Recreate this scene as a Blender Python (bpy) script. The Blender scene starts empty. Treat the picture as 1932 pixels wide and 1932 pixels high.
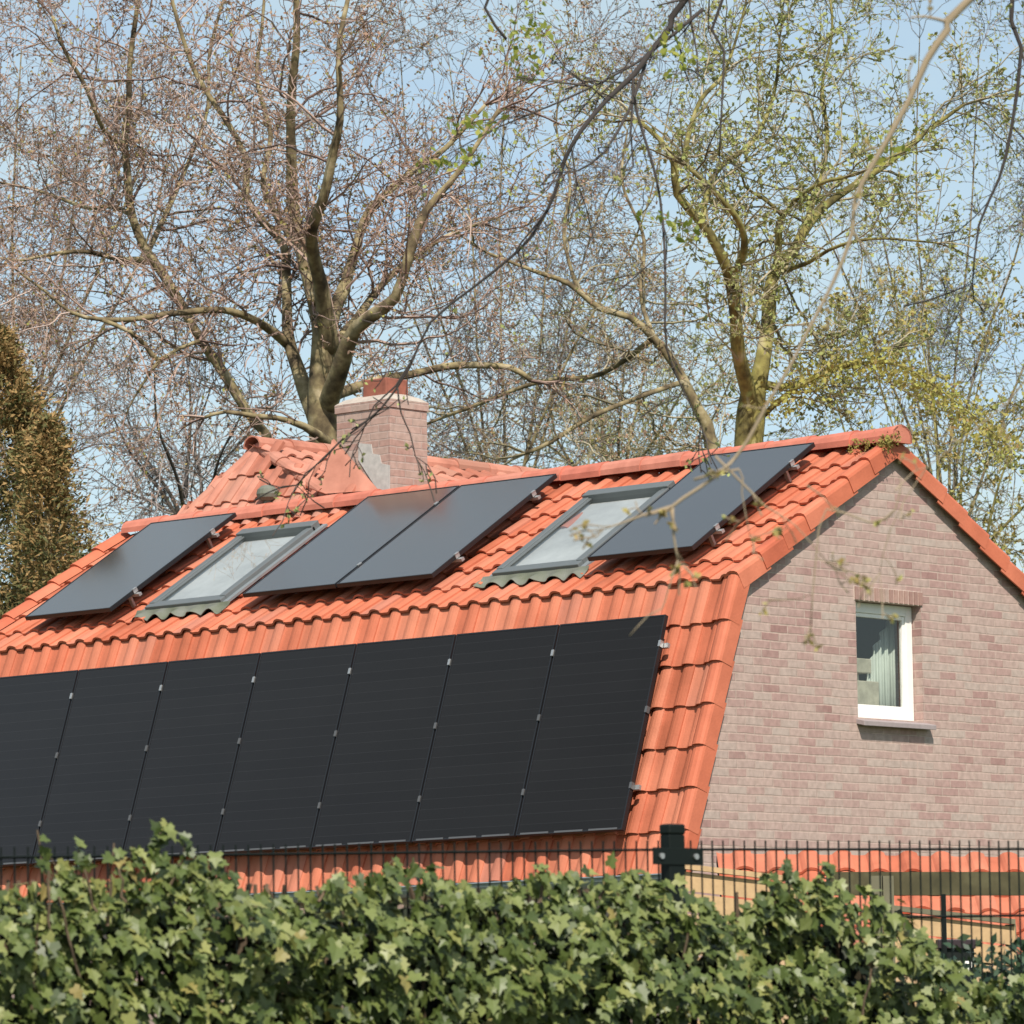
import bpy, math, random
from mathutils import Vector as V, noise
random.seed(7)
rnd = random.random
def ru(a, b): return a + (b - a) * random.random()
scene = bpy.context.scene
col = scene.collection

# ------------------------------------------------------------------ camera
FPX = 9572.26; W0 = 1932.0; CX = 966.0
CAM = V((23.2932, -27.2775, 1.5901))
_y, _p, _r = -0.7389, 0.1102, -0.0151
DIR = V((math.cos(_p)*math.sin(_y), math.cos(_p)*math.cos(_y), math.sin(_p)))
_rt = V((math.cos(_y), -math.sin(_y), 0)); _up = _rt.cross(DIR)
RT = _rt*math.cos(_r) + _up*math.sin(_r)
UP = -_rt*math.sin(_r) + _up*math.cos(_r)
cd = bpy.data.cameras.new('camera'); cam = bpy.data.objects.new('camera', cd); col.objects.link(cam)
from mathutils import Matrix
M = Matrix((RT, UP, -DIR)).transposed().to_4x4(); M.translation = CAM
cam.matrix_world = M
cd.sensor_width = 36; cd.lens = FPX/W0*36; cd.clip_start = 0.5; cd.clip_end = 3000
cd.dof.use_dof = True; cd.dof.focus_distance = 33.0; cd.dof.aperture_fstop = 15.0
scene.camera = cam

# ------------------------------------------------------------------ light
SUN_EL = 47.0
sdir = V((0.79, -0.61, 0)).normalized()          # towards the sun, horizontally
w = bpy.data.worlds.new('World'); scene.world = w; w.use_nodes = True
nt = w.node_tree; nt.nodes.clear()
sky = nt.nodes.new('ShaderNodeTexSky'); sky.sky_type = 'NISHITA'; sky.sun_disc = False
sky.sun_elevation = math.radians(SUN_EL); sky.sun_rotation = math.atan2(sdir.x, sdir.y)
sky.air_density = 1.0; sky.dust_density = 1.0; sky.ozone_density = 1.0
bg = nt.nodes.new('ShaderNodeBackground'); bg.inputs['Strength'].default_value = 0.11
tc = nt.nodes.new('ShaderNodeTexCoord'); mp = nt.nodes.new('ShaderNodeMapping')
mp.inputs['Scale'].default_value = (6, 6, 16)
nz = nt.nodes.new('ShaderNodeTexNoise'); nz.inputs['Scale'].default_value = 2.2; nz.inputs['Detail'].default_value = 6
rp = nt.nodes.new('ShaderNodeValToRGB'); rp.color_ramp.elements[0].position = .30; rp.color_ramp.elements[1].position = .72
rp.color_ramp.elements[0].color = (.10, .10, .10, 1); rp.color_ramp.elements[1].color = (.68, .68, .68, 1)
mx = nt.nodes.new('ShaderNodeMixRGB'); mx.inputs[2].default_value = (4.9, 5.9, 5.9, 1)
out = nt.nodes.new('ShaderNodeOutputWorld')
L = nt.links.new
L(tc.outputs['Generated'], mp.inputs[0]); L(mp.outputs[0], nz.inputs[0]); L(nz.outputs[0], rp.inputs[0])
L(rp.outputs[0], mx.inputs[0]); L(sky.outputs[0], mx.inputs[1]); L(mx.outputs[0], bg.inputs[0]); L(bg.outputs[0], out.inputs[0])
sl = bpy.data.lights.new('sun', 'SUN'); sl.energy = 4.6; sl.angle = math.radians(.55); sl.color = (1, .93, .82)
so = bpy.data.objects.new('sun', sl); col.objects.link(so)
tos = V((sdir.x*math.cos(math.radians(SUN_EL)), sdir.y*math.cos(math.radians(SUN_EL)), math.sin(math.radians(SUN_EL))))
so.rotation_euler = (-tos).to_track_quat('-Z', 'Y').to_euler()
so.location = (0, 0, 40)
vs = scene.view_settings; vs.view_transform = 'Standard'; vs.look = 'None'; vs.exposure = 0.33; vs.gamma = 1; vs.use_curve_mapping = False
scene.cycles.max_bounces = 6; scene.cycles.transparent_max_bounces = 8

# ------------------------------------------------------------------ helpers
def ray(u, v): return DIR + RT*((u-CX)/FPX) + UP*((CX-v)/FPX)
def at(u, v, d): return CAM + ray(u, v)*d
def hit(u, v, P, N):
    r = ray(u, v); t = (P-CAM).dot(N)/r.dot(N); return CAM + r*t

class MB:
    def __init__(s): s.v = []; s.f = []; s.sm = False
    def add(s, vs, fs):
        n = len(s.v); s.v.extend(vs); s.f.extend([tuple(i+n for i in f) for f in fs])
    def quad(s, a, b, c, d): s.add([a, b, c, d], [(0, 1, 2, 3)])
    def hexa(s, p):   # 8 points: bottom loop 0-3, top loop 4-7
        s.add(p, [(3,2,1,0),(4,5,6,7),(0,1,5,4),(1,2,6,5),(2,3,7,6),(3,0,4,7)])
    def box(s, x0, x1, y0, y1, z0, z1):
        s.hexa([V((x0,y0,z0)),V((x1,y0,z0)),V((x1,y1,z0)),V((x0,y1,z0)),V((x0,y0,z1)),V((x1,y0,z1)),V((x1,y1,z1)),V((x0,y1,z1))])
    def obox(s, O, a, b, c):   # origin corner and three edge vectors
        s.hexa([O, O+a, O+a+b, O+b, O+c, O+a+c, O+a+b+c, O+b+c])
    def tube(s, pts, rad, n=6, cap=True):
        ring = []; prev = None
        for i, p in enumerate(pts):
            t = (pts[min(i+1, len(pts)-1)] - pts[max(i-1, 0)])
            if t.length < 1e-9: t = V((0,0,1))
            t.normalize()
            if prev is None:
                a = V((0,0,1)) if abs(t.z) < .9 else V((1,0,0))
                prev = t.cross(a).normalized()
            else:
                prev = (prev - t*prev.dot(t))
                if prev.length < 1e-6: prev = t.orthogonal()
                prev.normalize()
            b = t.cross(prev); r = rad[i] if isinstance(rad, (list, tuple)) else rad
            ring.append([p + (prev*math.cos(2*math.pi*k/n) + b*math.sin(2*math.pi*k/n))*r for k in range(n)])
        vs = [q for rr in ring for q in rr]; fs = []
        for i in range(len(pts)-1):
            for k in range(n):
                k2 = (k+1) % n
                fs.append((i*n+k, i*n+k2, (i+1)*n+k2, (i+1)*n+k))
        if cap: fs.append(tuple(range(n))[::-1]); fs.append(tuple(range((len(pts)-1)*n, len(pts)*n)))
        s.add(vs, fs)
    def build(s, name, mat, parent=None, smooth=False, bevel=0):
        me = bpy.data.meshes.new(name)
        me.from_pydata([tuple(q) for q in s.v], [], s.f)
        me.materials.append(mat)
        if smooth: me.polygons.foreach_set('use_smooth', [True]*len(me.polygons))
        me.update()
        o = bpy.data.objects.new(name, me); col.objects.link(o)
        if bevel:
            m = o.modifiers.new('bevel', 'BEVEL'); m.width = bevel; m.segments = 2; m.limit_method = 'ANGLE'
        if parent:
            o.parent = parent; o.matrix_parent_inverse = Matrix.Translation(-parent.location)
        return o
def tag(o, label=None, cat=None, group=None, kind=None):
    if label: o['label'] = label
    if cat: o['category'] = cat
    if group: o['group'] = group
    if kind: o['kind'] = kind
    return o
def thing(name, loc, label, cat, group=None):
    o = bpy.data.objects.new(name, None); col.objects.link(o); o.location = loc; o.empty_display_size = .2
    return tag(o, label, cat, group)

# ------------------------------------------------------------------ materials
def mat(name, base=(.5,.5,.5), rough=.7, spec=.5, metal=0, ramp=None, island=False, nscale=5, namt=.0, bump=0, bscale=40, trans=0, coord='Object', ramp_noise=0):
    m = bpy.data.materials.new(name); m.use_nodes = True; n = m.node_tree.nodes; l = m.node_tree.links.new
    b = n['Principled BSDF']; b.inputs['Base Color'].default_value = (*base, 1); b.inputs['Roughness'].default_value = rough
    b.inputs['Specular IOR Level'].default_value = spec; b.inputs['Metallic'].default_value = metal
    tcn = n.new('ShaderNodeTexCoord')
    csock = None
    if ramp:
        cr = n.new('ShaderNodeValToRGB'); els = cr.color_ramp.elements
        while len(els) < len(ramp): els.new(.5)
        for i, (p, c) in enumerate(ramp): els[i].position = p; els[i].color = (*c, 1)
        if island:
            g = n.new('ShaderNodeNewGeometry')
            if ramp_noise:
                t = n.new('ShaderNodeTexNoise'); t.inputs['Scale'].default_value = nscale; t.inputs['Detail'].default_value = 3
                l(tcn.outputs[coord], t.inputs[0])
                a = n.new('ShaderNodeMath'); a.operation = 'MULTIPLY_ADD'; a.inputs[1].default_value = ramp_noise; a.inputs[2].default_value = -.5*ramp_noise
                l(t.outputs[0], a.inputs[0]); s2 = n.new('ShaderNodeMath'); s2.operation = 'ADD'; l(a.outputs[0], s2.inputs[0]); l(g.outputs['Random Per Island'], s2.inputs[1])
                l(s2.outputs[0], cr.inputs[0])
            else: l(g.outputs['Random Per Island'], cr.inputs[0])
        else:
            t = n.new('ShaderNodeTexNoise'); t.inputs['Scale'].default_value = nscale; t.inputs['Detail'].default_value = 8
            l(tcn.outputs[coord], t.inputs[0]); l(t.outputs[0], cr.inputs[0])
        csock = cr.outputs[0]
    if namt:
        t = n.new('ShaderNodeTexNoise'); t.inputs['Scale'].default_value = nscale; t.inputs['Detail'].default_value = 8; t.inputs['Roughness'].default_value = .65
        l(tcn.outputs[coord], t.inputs[0])
        mr = n.new('ShaderNodeMapRange'); mr.inputs[1].default_value = .3; mr.inputs[2].default_value = .7
        mr.inputs[3].default_value = 1-namt; mr.inputs[4].default_value = 1+namt; l(t.outputs[0], mr.inputs[0])
        mm = n.new('ShaderNodeMixRGB'); mm.blend_type = 'MULTIPLY'; mm.inputs[0].default_value = 1
        if csock: l(csock, mm.inputs[1])
        else: mm.inputs[1].default_value = (*base, 1)
        l(mr.outputs[0], mm.inputs[2]); csock = mm.outputs[0]
    if csock: l(csock, b.inputs['Base Color'])
    if bump:
        t = n.new('ShaderNodeTexNoise'); t.inputs['Scale'].default_value = bscale; t.inputs['Detail'].default_value = 6; l(tcn.outputs[coord], t.inputs[0])
        bp = n.new('ShaderNodeBump'); bp.inputs['Strength'].default_value = bump; bp.inputs['Distance'].default_value = .01
        l(t.outputs[0], bp.inputs['Height']); l(bp.outputs[0], b.inputs['Normal'])
    if trans:
        tr = n.new('ShaderNodeBsdfTranslucent'); ms = n.new('ShaderNodeMixShader'); ms.inputs[0].default_value = trans
        if csock: l(csock, tr.inputs[0])
        else: tr.inputs[0].default_value = (*base, 1)
        l(b.outputs[0], ms.inputs[1]); l(tr.outputs[0], ms.inputs[2]); l(ms.outputs[0], n['Material Output'].inputs[0])
    return m

def glass_mat(name, tint=(.9,.95,.95), refl_rough=.02, base_refl=.06, top=.9):
    m = bpy.data.materials.new(name); m.use_nodes = True; n = m.node_tree.nodes; l = m.node_tree.links.new; n.clear()
    o = n.new('ShaderNodeOutputMaterial'); t = n.new('ShaderNodeBsdfTransparent'); t.inputs[0].default_value = (*tint, 1)
    g = n.new('ShaderNodeBsdfGlossy'); g.inputs['Roughness'].default_value = refl_rough
    lw = n.new('ShaderNodeLayerWeight'); lw.inputs[0].default_value = .5
    pw = n.new('ShaderNodeMath'); pw.operation = 'POWER'; pw.inputs[1].default_value = 4; l(lw.outputs['Facing'], pw.inputs[0])
    ad = n.new('ShaderNodeMath'); ad.operation = 'MULTIPLY_ADD'; ad.inputs[1].default_value = top; ad.inputs[2].default_value = base_refl; ad.use_clamp = True
    ms = n.new('ShaderNodeMixShader'); l(pw.outputs[0], ad.inputs[0]); l(ad.outputs[0], ms.inputs[0])
    l(t.outputs[0], ms.inputs[1]); l(g.outputs[0], ms.inputs[2]); l(ms.outputs[0], o.inputs[0])
    return m

def brick_mat(name, axis='Y', c1=(.40,.29,.25), c2=(.36,.23,.195), mortar=(.44,.37,.315), dark=(.30,.16,.125)):
    m = bpy.data.materials.new(name); m.use_nodes = True; n = m.node_tree.nodes; l = m.node_tree.links.new
    b = n['Principled BSDF']; b.inputs['Roughness'].default_value = .92; b.inputs['Specular IOR Level'].default_value = .2
    tcn = n.new('ShaderNodeTexCoord'); sp = n.new('ShaderNodeSeparateXYZ'); cb = n.new('ShaderNodeCombineXYZ')
    l(tcn.outputs['Object'], sp.inputs[0])
    geo = n.new('ShaderNodeNewGeometry'); sn = n.new('ShaderNodeSeparateXYZ'); l(geo.outputs['Normal'], sn.inputs[0])
    ab = n.new('ShaderNodeMath'); ab.operation = 'ABSOLUTE'; l(sn.outputs['X'], ab.inputs[0])
    gt = n.new('ShaderNodeMath'); gt.operation = 'GREATER_THAN'; gt.inputs[1].default_value = .7; l(ab.outputs[0], gt.inputs[0])
    mxx = n.new('ShaderNodeMix'); mxx.data_type = 'FLOAT'; l(gt.outputs[0], mxx.inputs[0]); l(sp.outputs['X'], mxx.inputs[2]); l(sp.outputs['Y'], mxx.inputs[3])
    l(mxx.outputs[0], cb.inputs[0]); l(sp.outputs['Z'], cb.inputs[1])
    # slight waviness of the courses
    wn = n.new('ShaderNodeTexNoise'); wn.inputs['Scale'].default_value = 5; l(tcn.outputs['Object'], wn.inputs[0])
    vm = n.new('ShaderNodeVectorMath'); vm.operation = 'MULTIPLY_ADD'; vm.inputs[1].default_value = (.014, .014, 0); l(wn.outputs['Color'], vm.inputs[0]); l(cb.outputs[0], vm.inputs[2])
    bt = n.new('ShaderNodeTexBrick'); bt.inputs['Scale'].default_value = 1
    bt.inputs['Brick Width'].default_value = .20; bt.inputs['Row Height'].default_value = .0625; bt.inputs['Mortar Size'].default_value = .0065
    bt.inputs['Mortar Smooth'].default_value = .35; bt.inputs['Bias'].default_value = -.1
    bt.inputs['Color1'].default_value = (0,0,0,1); bt.inputs['Color2'].default_value = (1,1,1,1); bt.inputs['Mortar'].default_value = (.5,.5,.5,1)
    l(vm.outputs[0], bt.inputs['Vector'])
    cr = n.new('ShaderNodeValToRGB'); e = cr.color_ramp.elements
    e[0].position = 0; e[0].color = (*c1, 1); e[1].position = 1; e[1].color = (*dark, 1)
    x = e.new(.45); x.color = (*[.5*(p+q) for p, q in zip(c1, c2)], 1); x = e.new(.82); x.color = (*c2, 1); x = e.new(.2); x.color = (c1[0]*.97, c1[1]*1.08, c1[2]*1.08, 1)
    l(bt.outputs['Color'], cr.inputs[0])
    mo = n.new('ShaderNodeMixRGB'); mo.inputs[2].default_value = (*mortar, 1); l(bt.outputs['Fac'], mo.inputs[0]); l(cr.outputs[0], mo.inputs[1])
    # blotchy efflorescence and weathering
    t = n.new('ShaderNodeTexNoise'); t.inputs['Scale'].default_value = 1.6; t.inputs['Detail'].default_value = 9; t.inputs['Roughness'].default_value = .7; l(tcn.outputs['Object'], t.inputs[0])
    mr = n.new('ShaderNodeValToRGB'); mr.color_ramp.elements[0].position = .42; mr.color_ramp.elements[1].position = .68
    mr.color_ramp.elements[0].color = (0,0,0,1); mr.color_ramp.elements[1].color = (.62,.62,.62,1); l(t.outputs[0], mr.inputs[0])
    ef = n.new('ShaderNodeMixRGB'); ef.inputs[2].default_value = (.43,.325,.285,1); l(mr.outputs[0], ef.inputs[0]); l(mo.outputs[0], ef.inputs[1])
    t2 = n.new('ShaderNodeTexNoise'); t2.inputs['Scale'].default_value = 22; t2.inputs['Detail'].default_value = 6; l(tcn.outputs['Object'], t2.inputs[0])
    m2 = n.new('ShaderNodeMapRange'); m2.inputs[1].default_value = .3; m2.inputs[2].default_value = .7; m2.inputs[3].default_value = .86; m2.inputs[4].default_value = 1.12; l(t2.outputs[0], m2.inputs[0])
    mu = n.new('ShaderNodeMixRGB'); mu.blend_type = 'MULTIPLY'; mu.inputs[0].default_value = 1; l(ef.outputs[0], mu.inputs[1]); l(m2.outputs[0], mu.inputs[2])
    l(mu.outputs[0], b.inputs['Base Color'])
    bp = n.new('ShaderNodeBump'); bp.inputs['Strength'].default_value = .6; bp.inputs['Distance'].default_value = .006; bp.invert = True
    l(bt.outputs['Fac'], bp.inputs['Height']); l(bp.outputs[0], b.inputs['Normal'])
    return m

TILE = mat('tile_clay', ramp=[(0,(.37,.105,.055)),(.15,(.44,.125,.068)),(.5,(.475,.150,.085)),(.85,(.51,.178,.105)),(1,(.40,.150,.10))], island=True, ramp_noise=.6, nscale=2.0, rough=.75, spec=.25, namt=.17, bump=.25, bscale=60)
TILEV = mat('tile_verge', ramp=[(0,(.45,.110,.058)),(.5,(.49,.135,.072)),(1,(.53,.165,.095))], island=True, ramp_noise=.4, nscale=3, rough=.7, spec=.3, namt=.14, bump=.2, bscale=50)
TILER = mat('tile_ridge', ramp=[(0,(.47,.145,.10)),(.5,(.52,.175,.12)),(1,(.49,.195,.14))], island=True, ramp_noise=.5, nscale=6, rough=.75, spec=.3, namt=.18)
TILEO = mat('tile_old', ramp=[(0,(.36,.13,.085)),(.35,(.44,.18,.125)),(.7,(.48,.215,.155)),(1,(.36,.17,.12))], island=True, ramp_noise=.7, nscale=4, rough=.7, spec=.3, namt=.18)
BRICK = brick_mat('brick_gable', c1=(.42,.305,.27), c2=(.36,.225,.205), mortar=(.43,.32,.275), dark=(.22,.11,.10))
BRICKC = brick_mat('brick_chimney', c1=(.42,.275,.235), c2=(.37,.22,.185), mortar=(.40,.30,.265), dark=(.30,.165,.14))
LINTEL = mat('brick_lintel', ramp=[(0,(.40,.26,.22)),(.5,(.30,.18,.155)),(1,(.38,.28,.24))], island=True, rough=.9, spec=.2, namt=.12, nscale=30)
MORTAR = mat('mortar', (.55,.46,.40), rough=.95, spec=.1, namt=.15, nscale=30)
LEAD = mat('lead', (.36,.38,.39), rough=.5, spec=.5, namt=.2, nscale=9)
LEADM = mat('lead_mossy', ramp=[(.3,(.16,.165,.145)),(.6,(.12,.13,.095)),(.75,(.09,.10,.06))], nscale=7, rough=.75)
ZINC = mat('zinc', (.26,.29,.31), rough=.45, metal=.4, namt=.1)
CONC = mat('sill_stone', (.30,.25,.25), rough=.8, namt=.1, nscale=20)
WHITE = mat('white_paint', (.82,.80,.76), rough=.4, namt=.04, nscale=8)
SKYF = mat('skylight_frame', (.15,.165,.17), rough=.45, metal=.3, namt=.06)
BLACKF = mat('panel_frame', (.012,.012,.014), rough=.35, spec=.5)
BLACKD = mat('panel_back', (.01,.01,.01), rough=.8)
ALU = mat('aluminium', (.48,.48,.48), rough=.5, metal=.8)
DARKM = mat('black_coat', (.004,.007,.006), rough=.55, spec=.25)
FELT = mat('roof_underlay', (.03,.02,.018), rough=.95)
WOODP = mat('pale_timber', ramp=[(0,(.42,.27,.13)),(.5,(.47,.31,.16)),(1,(.50,.34,.20))], island=True, rough=.8, namt=.15, nscale=14)
WOODG = mat('mossy_timber', ramp=[(.3,(.045,.040,.018)),(.55,(.07,.06,.028)),(.75,(.10,.09,.045))], nscale=9, rough=.9)
WOODGR = mat('grey_timber', ramp=[(.3,(.12,.11,.07)),(.6,(.17,.155,.10)),(.8,(.13,.13,.07))], nscale=6, rough=.9)
GRASS = mat('grass_ground', ramp=[(.3,(.04,.07,.02)),(.5,(.06,.09,.03)),(.7,(.10,.10,.05))], nscale=.8, rough=1)

def panel_mat():
    m = bpy.data.materials.new('solar_cells'); m.use_nodes = True; n = m.node_tree.nodes; l = m.node_tree.links.new
    b = n['Principled BSDF']; b.inputs['Roughness'].default_value = .30; b.inputs['Specular IOR Level'].default_value = .55; b.inputs['IOR'].default_value = 1.5
    b.inputs['Specular IOR Level'].default_value = 0
    tcn = n.new('ShaderNodeTexCoord')
    wv = n.new('ShaderNodeTexBrick'); wv.inputs['Scale'].default_value = 1; wv.offset = 0
    wv.inputs['Brick Width'].default_value = 50; wv.inputs['Row Height'].default_value = .0825; wv.inputs['Mortar Size'].default_value = .0012; wv.inputs['Mortar Smooth'].default_value = .3
    wv.inputs['Color1'].default_value = (.011,.0105,.011,1); wv.inputs['Color2'].default_value = (.0125,.012,.0125,1); wv.inputs['Mortar'].default_value = (.026,.026,.028,1)
    l(tcn.outputs['UV'], wv.inputs[0])
    t = n.new('ShaderNodeTexNoise'); t.inputs['Scale'].default_value = 1.5; t.inputs['Detail'].default_value = 5; l(tcn.outputs['UV'], t.inputs[0])
    mr = n.new('ShaderNodeMapRange'); mr.inputs[3].default_value = .85; mr.inputs[4].default_value = 1.2; l(t.outputs[0], mr.inputs[0])
    mu = n.new('ShaderNodeMixRGB'); mu.blend_type = 'MULTIPLY'; mu.inputs[0].default_value = 1; l(wv.outputs[0], mu.inputs[1]); l(mr.outputs[0], mu.inputs[2])
    l(mu.outputs[0], b.inputs['Base Color'])
    g = n.new('ShaderNodeBsdfGlossy'); g.inputs['Roughness'].default_value = .16; g.inputs[0].default_value = (1, .92, .87, 1)
    lw = n.new('ShaderNodeLayerWeight'); lw.inputs[0].default_value = .5
    pw = n.new('ShaderNodeMath'); pw.operation = 'POWER'; pw.inputs[1].default_value = 3.4; l(lw.outputs['Facing'], pw.inputs[0])
    ad = n.new('ShaderNodeMath'); ad.operation = 'MULTIPLY_ADD'; ad.inputs[1].default_value = 1.7; ad.inputs[2].default_value = .0; ad.use_clamp = True; l(pw.outputs[0], ad.inputs[0])
    mh = n.new('ShaderNodeMixShader'); l(ad.outputs[0], mh.inputs[0]); l(b.outputs[0], mh.inputs[1]); l(g.outputs[0], mh.inputs[2]); l(mh.outputs[0], n['Material Output'].inputs[0])
    return m
CELL = panel_mat()
mat_dull = mat('dull_clamp', (.12,.12,.125), rough=.5, metal=.4)

# ------------------------------------------------------------------ ground
g = MB(); N = 40
S = 700
for i in range(N):
    for j in range(N):
        x0 = -S+2*S*i/N; x1 = -S+2*S*(i+1)/N; y0 = -S+2*S*j/N; y1 = -S+2*S*(j+1)/N
        g.quad(V((x0,y0,0)), V((x1,y0,0)), V((x1,y1,0)), V((x0,y1,0)))
tag(g.build('ground', GRASS), kind='structure')

# ------------------------------------------------------------------ house
YB, ZB, YR, ZR = .7074, 2.1228+3, 2.556, 3.2545+3
LEN = 9.55
low_len = math.hypot(YB, ZB-3); upp_len = math.hypot(YR-YB, ZR-ZB)
uL = V((0, -YB, 3-ZB)).normalized(); nL = V((0, uL.z, -uL.y)); nL = nL if nL.y < 0 else -nL
uU = V((0, YB-YR, ZB-ZR)).normalized(); nU = V((0, uU.z, -uU.y)); nU = nU if nU.z > 0 else -nU
def low(X, s, h=0): return V((X, YB, ZB)) + uL*s + nL*h
def upp(X, s, h=0): return V((X, YR, ZR)) + uU*s + nU*h
def mir(p): return V((p.x, 2*YR-p.y, p.z))
AX = V((1,0,0))

house = thing('brick_house', (-4.5, YR, 0), 'pink brick house with an orange clay tiled mansard roof carrying black solar panels', 'house')

PROF = [(0,.014),(.05,.004),(.14,0),(.40,0),(.47,.005),(.53,.020),(.61,.034),(.73,.041),(.86,.039),(.96,.031),(1.03,.023),(1.036,.006)]
def tile_field(mb, O, ax, dn, nr, ncols, nrows, pitch, expo, clip=None, over=.05, jit=1.0, amp=.86):
    for r in range(nrows):
        for c in range(ncols):
            x0 = c*pitch + ru(-.003,.003)*jit
            s0 = r*expo - .02; s1 = (r+1)*expo + over + ru(-.004,.004)*jit
            if clip and not clip(O + ax*(x0+pitch*.5) + dn*(r+.5)*expo): continue
            tw = ru(-.006,.006)*jit; lift = .030 + ru(-.003,.005)*jit
            vs = []
            for (t, h) in PROF: vs.append(O + ax*(x0+t*pitch) + dn*s0 + nr*(h*amp+.002))
            for (t, h) in PROF: vs.append(O + ax*(x0+t*pitch) + dn*(s1+tw*(t-.5)) + nr*(h*amp+lift))
            for (t, h) in PROF: vs.append(O + ax*(x0+t*pitch) + dn*(s1+tw*(t-.5)-.002) + nr*(h*amp+lift-.018))
            k = len(PROF); fs = []
            for i in range(k-1):
                fs.append((i, i+k, i+k+1, i+1)); fs.append((i+k, i+2*k, i+2*k+1, i+k+1))
            # side lip at the roll
            e = k-1
            vs.append(O + ax*(x0+PROF[e][0]*pitch) + dn*s0 + nr*(PROF[e][1]*amp-.012))
            fs.append((e, 3*k, e+2*k, e+k))
            mb.add(vs, fs)
PITCH = .2075; NC = 40
eL = low_len/7; eU = (upp_len-.055)/7
rf = MB()
Ncol = NC
X0 = -Ncol*PITCH - .05
SKYL = [(-6.5412,-5.6602,.4235,1.7605), (-2.6739,-1.7948,.4660,1.8059)]
def no_sky(p):
    q = p - V((0, YR, ZR)); s_ = q.dot(uU)
    return not any(a+.03 < p.x < b-.03 and c-.05 < s_ < d-.02 for a, b, c, d in SKYL)
tile_field(rf, low(X0, 0, -.02), AX, uL, nL, Ncol, 7, PITCH, eL, over=.03)
tile_field(rf, upp(X0, .045, -.025), AX, uU, nU, Ncol, 7, PITCH, eU, over=.035, clip=no_sky)
roof = rf.build('roof', TILE, house, smooth=False)
rb = MB()
tile_field(rb, mir(upp(-.05, .045, -.025)), -AX, V((0,-uU.y,uU.z)), V((0,-nU.y,nU.z)), Ncol, 7, PITCH, eU, over=.055)
tile_field(rb, mir(low(-.05, 0, -.02)), -AX, V((0,-uL.y,uL.z)), V((0,-nL.y,nL.z)), Ncol, 7, PITCH, eL, over=.03)
rb.build('rear_roof', TILE, house)
# roof underlay (solid slab under the tiles)
fb = MB()
prof = [low(0, low_len-.02, -.05), low(0, 0, -.05), upp(0, 0, -.05)]
pr2 = prof + [mir(p) for p in prof[::-1]][1:]
xa, xb = X0+.02, -.10
for i in range(len(pr2)-1):
    a, b_ = pr2[i], pr2[i+1]
    fb.hexa([V((xa,a.y,a.z-.06)), V((xb,a.y,a.z-.06)), V((xb,b_.y,b_.z-.06)), V((xa,b_.y,b_.z-.06)), V((xa,a.y,a.z)), V((xb,a.y,a.z)), V((xb,b_.y,b_.z)), V((xa,b_.y,b_.z))])
fb.build('roof_deck', FELT, house)

# verge tiles: rolled edge plus a hanging side flap
def verge(mb, O, ax, dn, nr, nrows, expo, over=.05):
    pf = [(-.02,.012),(.0,.03),(.03,.05),(.06,.058),(.095,.055),(.115,.045),(.122,.025),(.124,-.09),(.110,-.09)]
    for r in range(nrows):
        s0 = r*expo-.02; s1 = (r+1)*expo+over; lift = .03; k = len(pf)
        ins = [O+ax*(x+ru(-.001,.001))+dn*s0+nr*(h+.004) for x, h in pf]
        oo = ru(-.003,.004)
        outs = [O+ax*(x+.004+oo)+dn*s1+nr*(h+lift) for x, h in pf]
        lo = [O+ax*(x*.9+.004)+dn*(s1-.003)+nr*(h+lift-.02) for x, h in pf]
        vs = ins+outs+lo; fs = []
        for i in range(k-1): fs.append((i, i+k, i+k+1, i+1)); fs.append((i+k, i+2*k, i+2*k+1, i+k+1))
        mb.add(vs, fs)
vg = MB()
verge(vg, low(-.10, 0, -.02), AX, uL, nL, 7, eL, .03)
verge(vg, upp(-.10, .045, -.025), AX, uU, nU, 7, eU, .035)
vg.build('verge_tiles', TILEV, house, smooth=False)
vg = MB()
verge(vg, mir(upp(-.10, .045, -.025)), AX, V((0,-uU.y,uU.z)), V((0,-nU.y,nU.z)), 7, eU, .035)
verge(vg, mir(low(-.10, 0, -.02)), AX, V((0,-uL.y,uL.z)), V((0,-nL.y,nL.z)), 7, eL, .03)
vg.build('verge_tiles', TILEV, house, smooth=False)
vg = MB()
verge(vg, low(X0+.03, 0, -.02), -AX, uL, nL, 7, eL, .03)
verge(vg, upp(X0+.03, .045, -.025), -AX, uU, nU, 7, eU, .035)
vg.build('verge_tiles', TILEV, house, smooth=False)

# ridge caps
def ridge_caps(mb, A, B, up, r=.105, step=.40):
    d = (B-A); n = max(1, int(d.length/step)); d.normalize(); side = d.cross(up).normalized(); st = (B-A).length/n
    for i in range(n):
        p0 = A + d*(i*st-.0) ; p1 = A + d*((i+1)*st+.045)
        jz = ru(-.004,.004)
        vs = []; K = 9
        for (p, rr) in ((p0, r*.92), (p1, r*1.04)):
            for k in range(K):
                a = math.pi*(-.08 + 1.16*k/(K-1)); vs.append(p + side*math.cos(a)*rr*1.12 + up*(math.sin(a)*rr*.95 - .02+jz))
        for k in range(K):
            a = math.pi*(-.08 + 1.16*k/(K-1)); vs.append(p1 + side*math.cos(a)*(r*.98) + up*(math.sin(a)*r*.83 - .02+jz))
        fs = []
        for k in range(K-1): fs.append((k, k+1, K+k+1, K+k)); fs.append((K+k, K+k+1, 2*K+k+1, 2*K+k))
        mb.add(vs, fs)
rc = MB()
ridge_caps(rc, V((X0+.02, YR, ZR+.035)), V((.03, YR, ZR+.035)), V((0,0,1)))
ridge = rc.build('ridge_caps', TILER, house)
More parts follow.
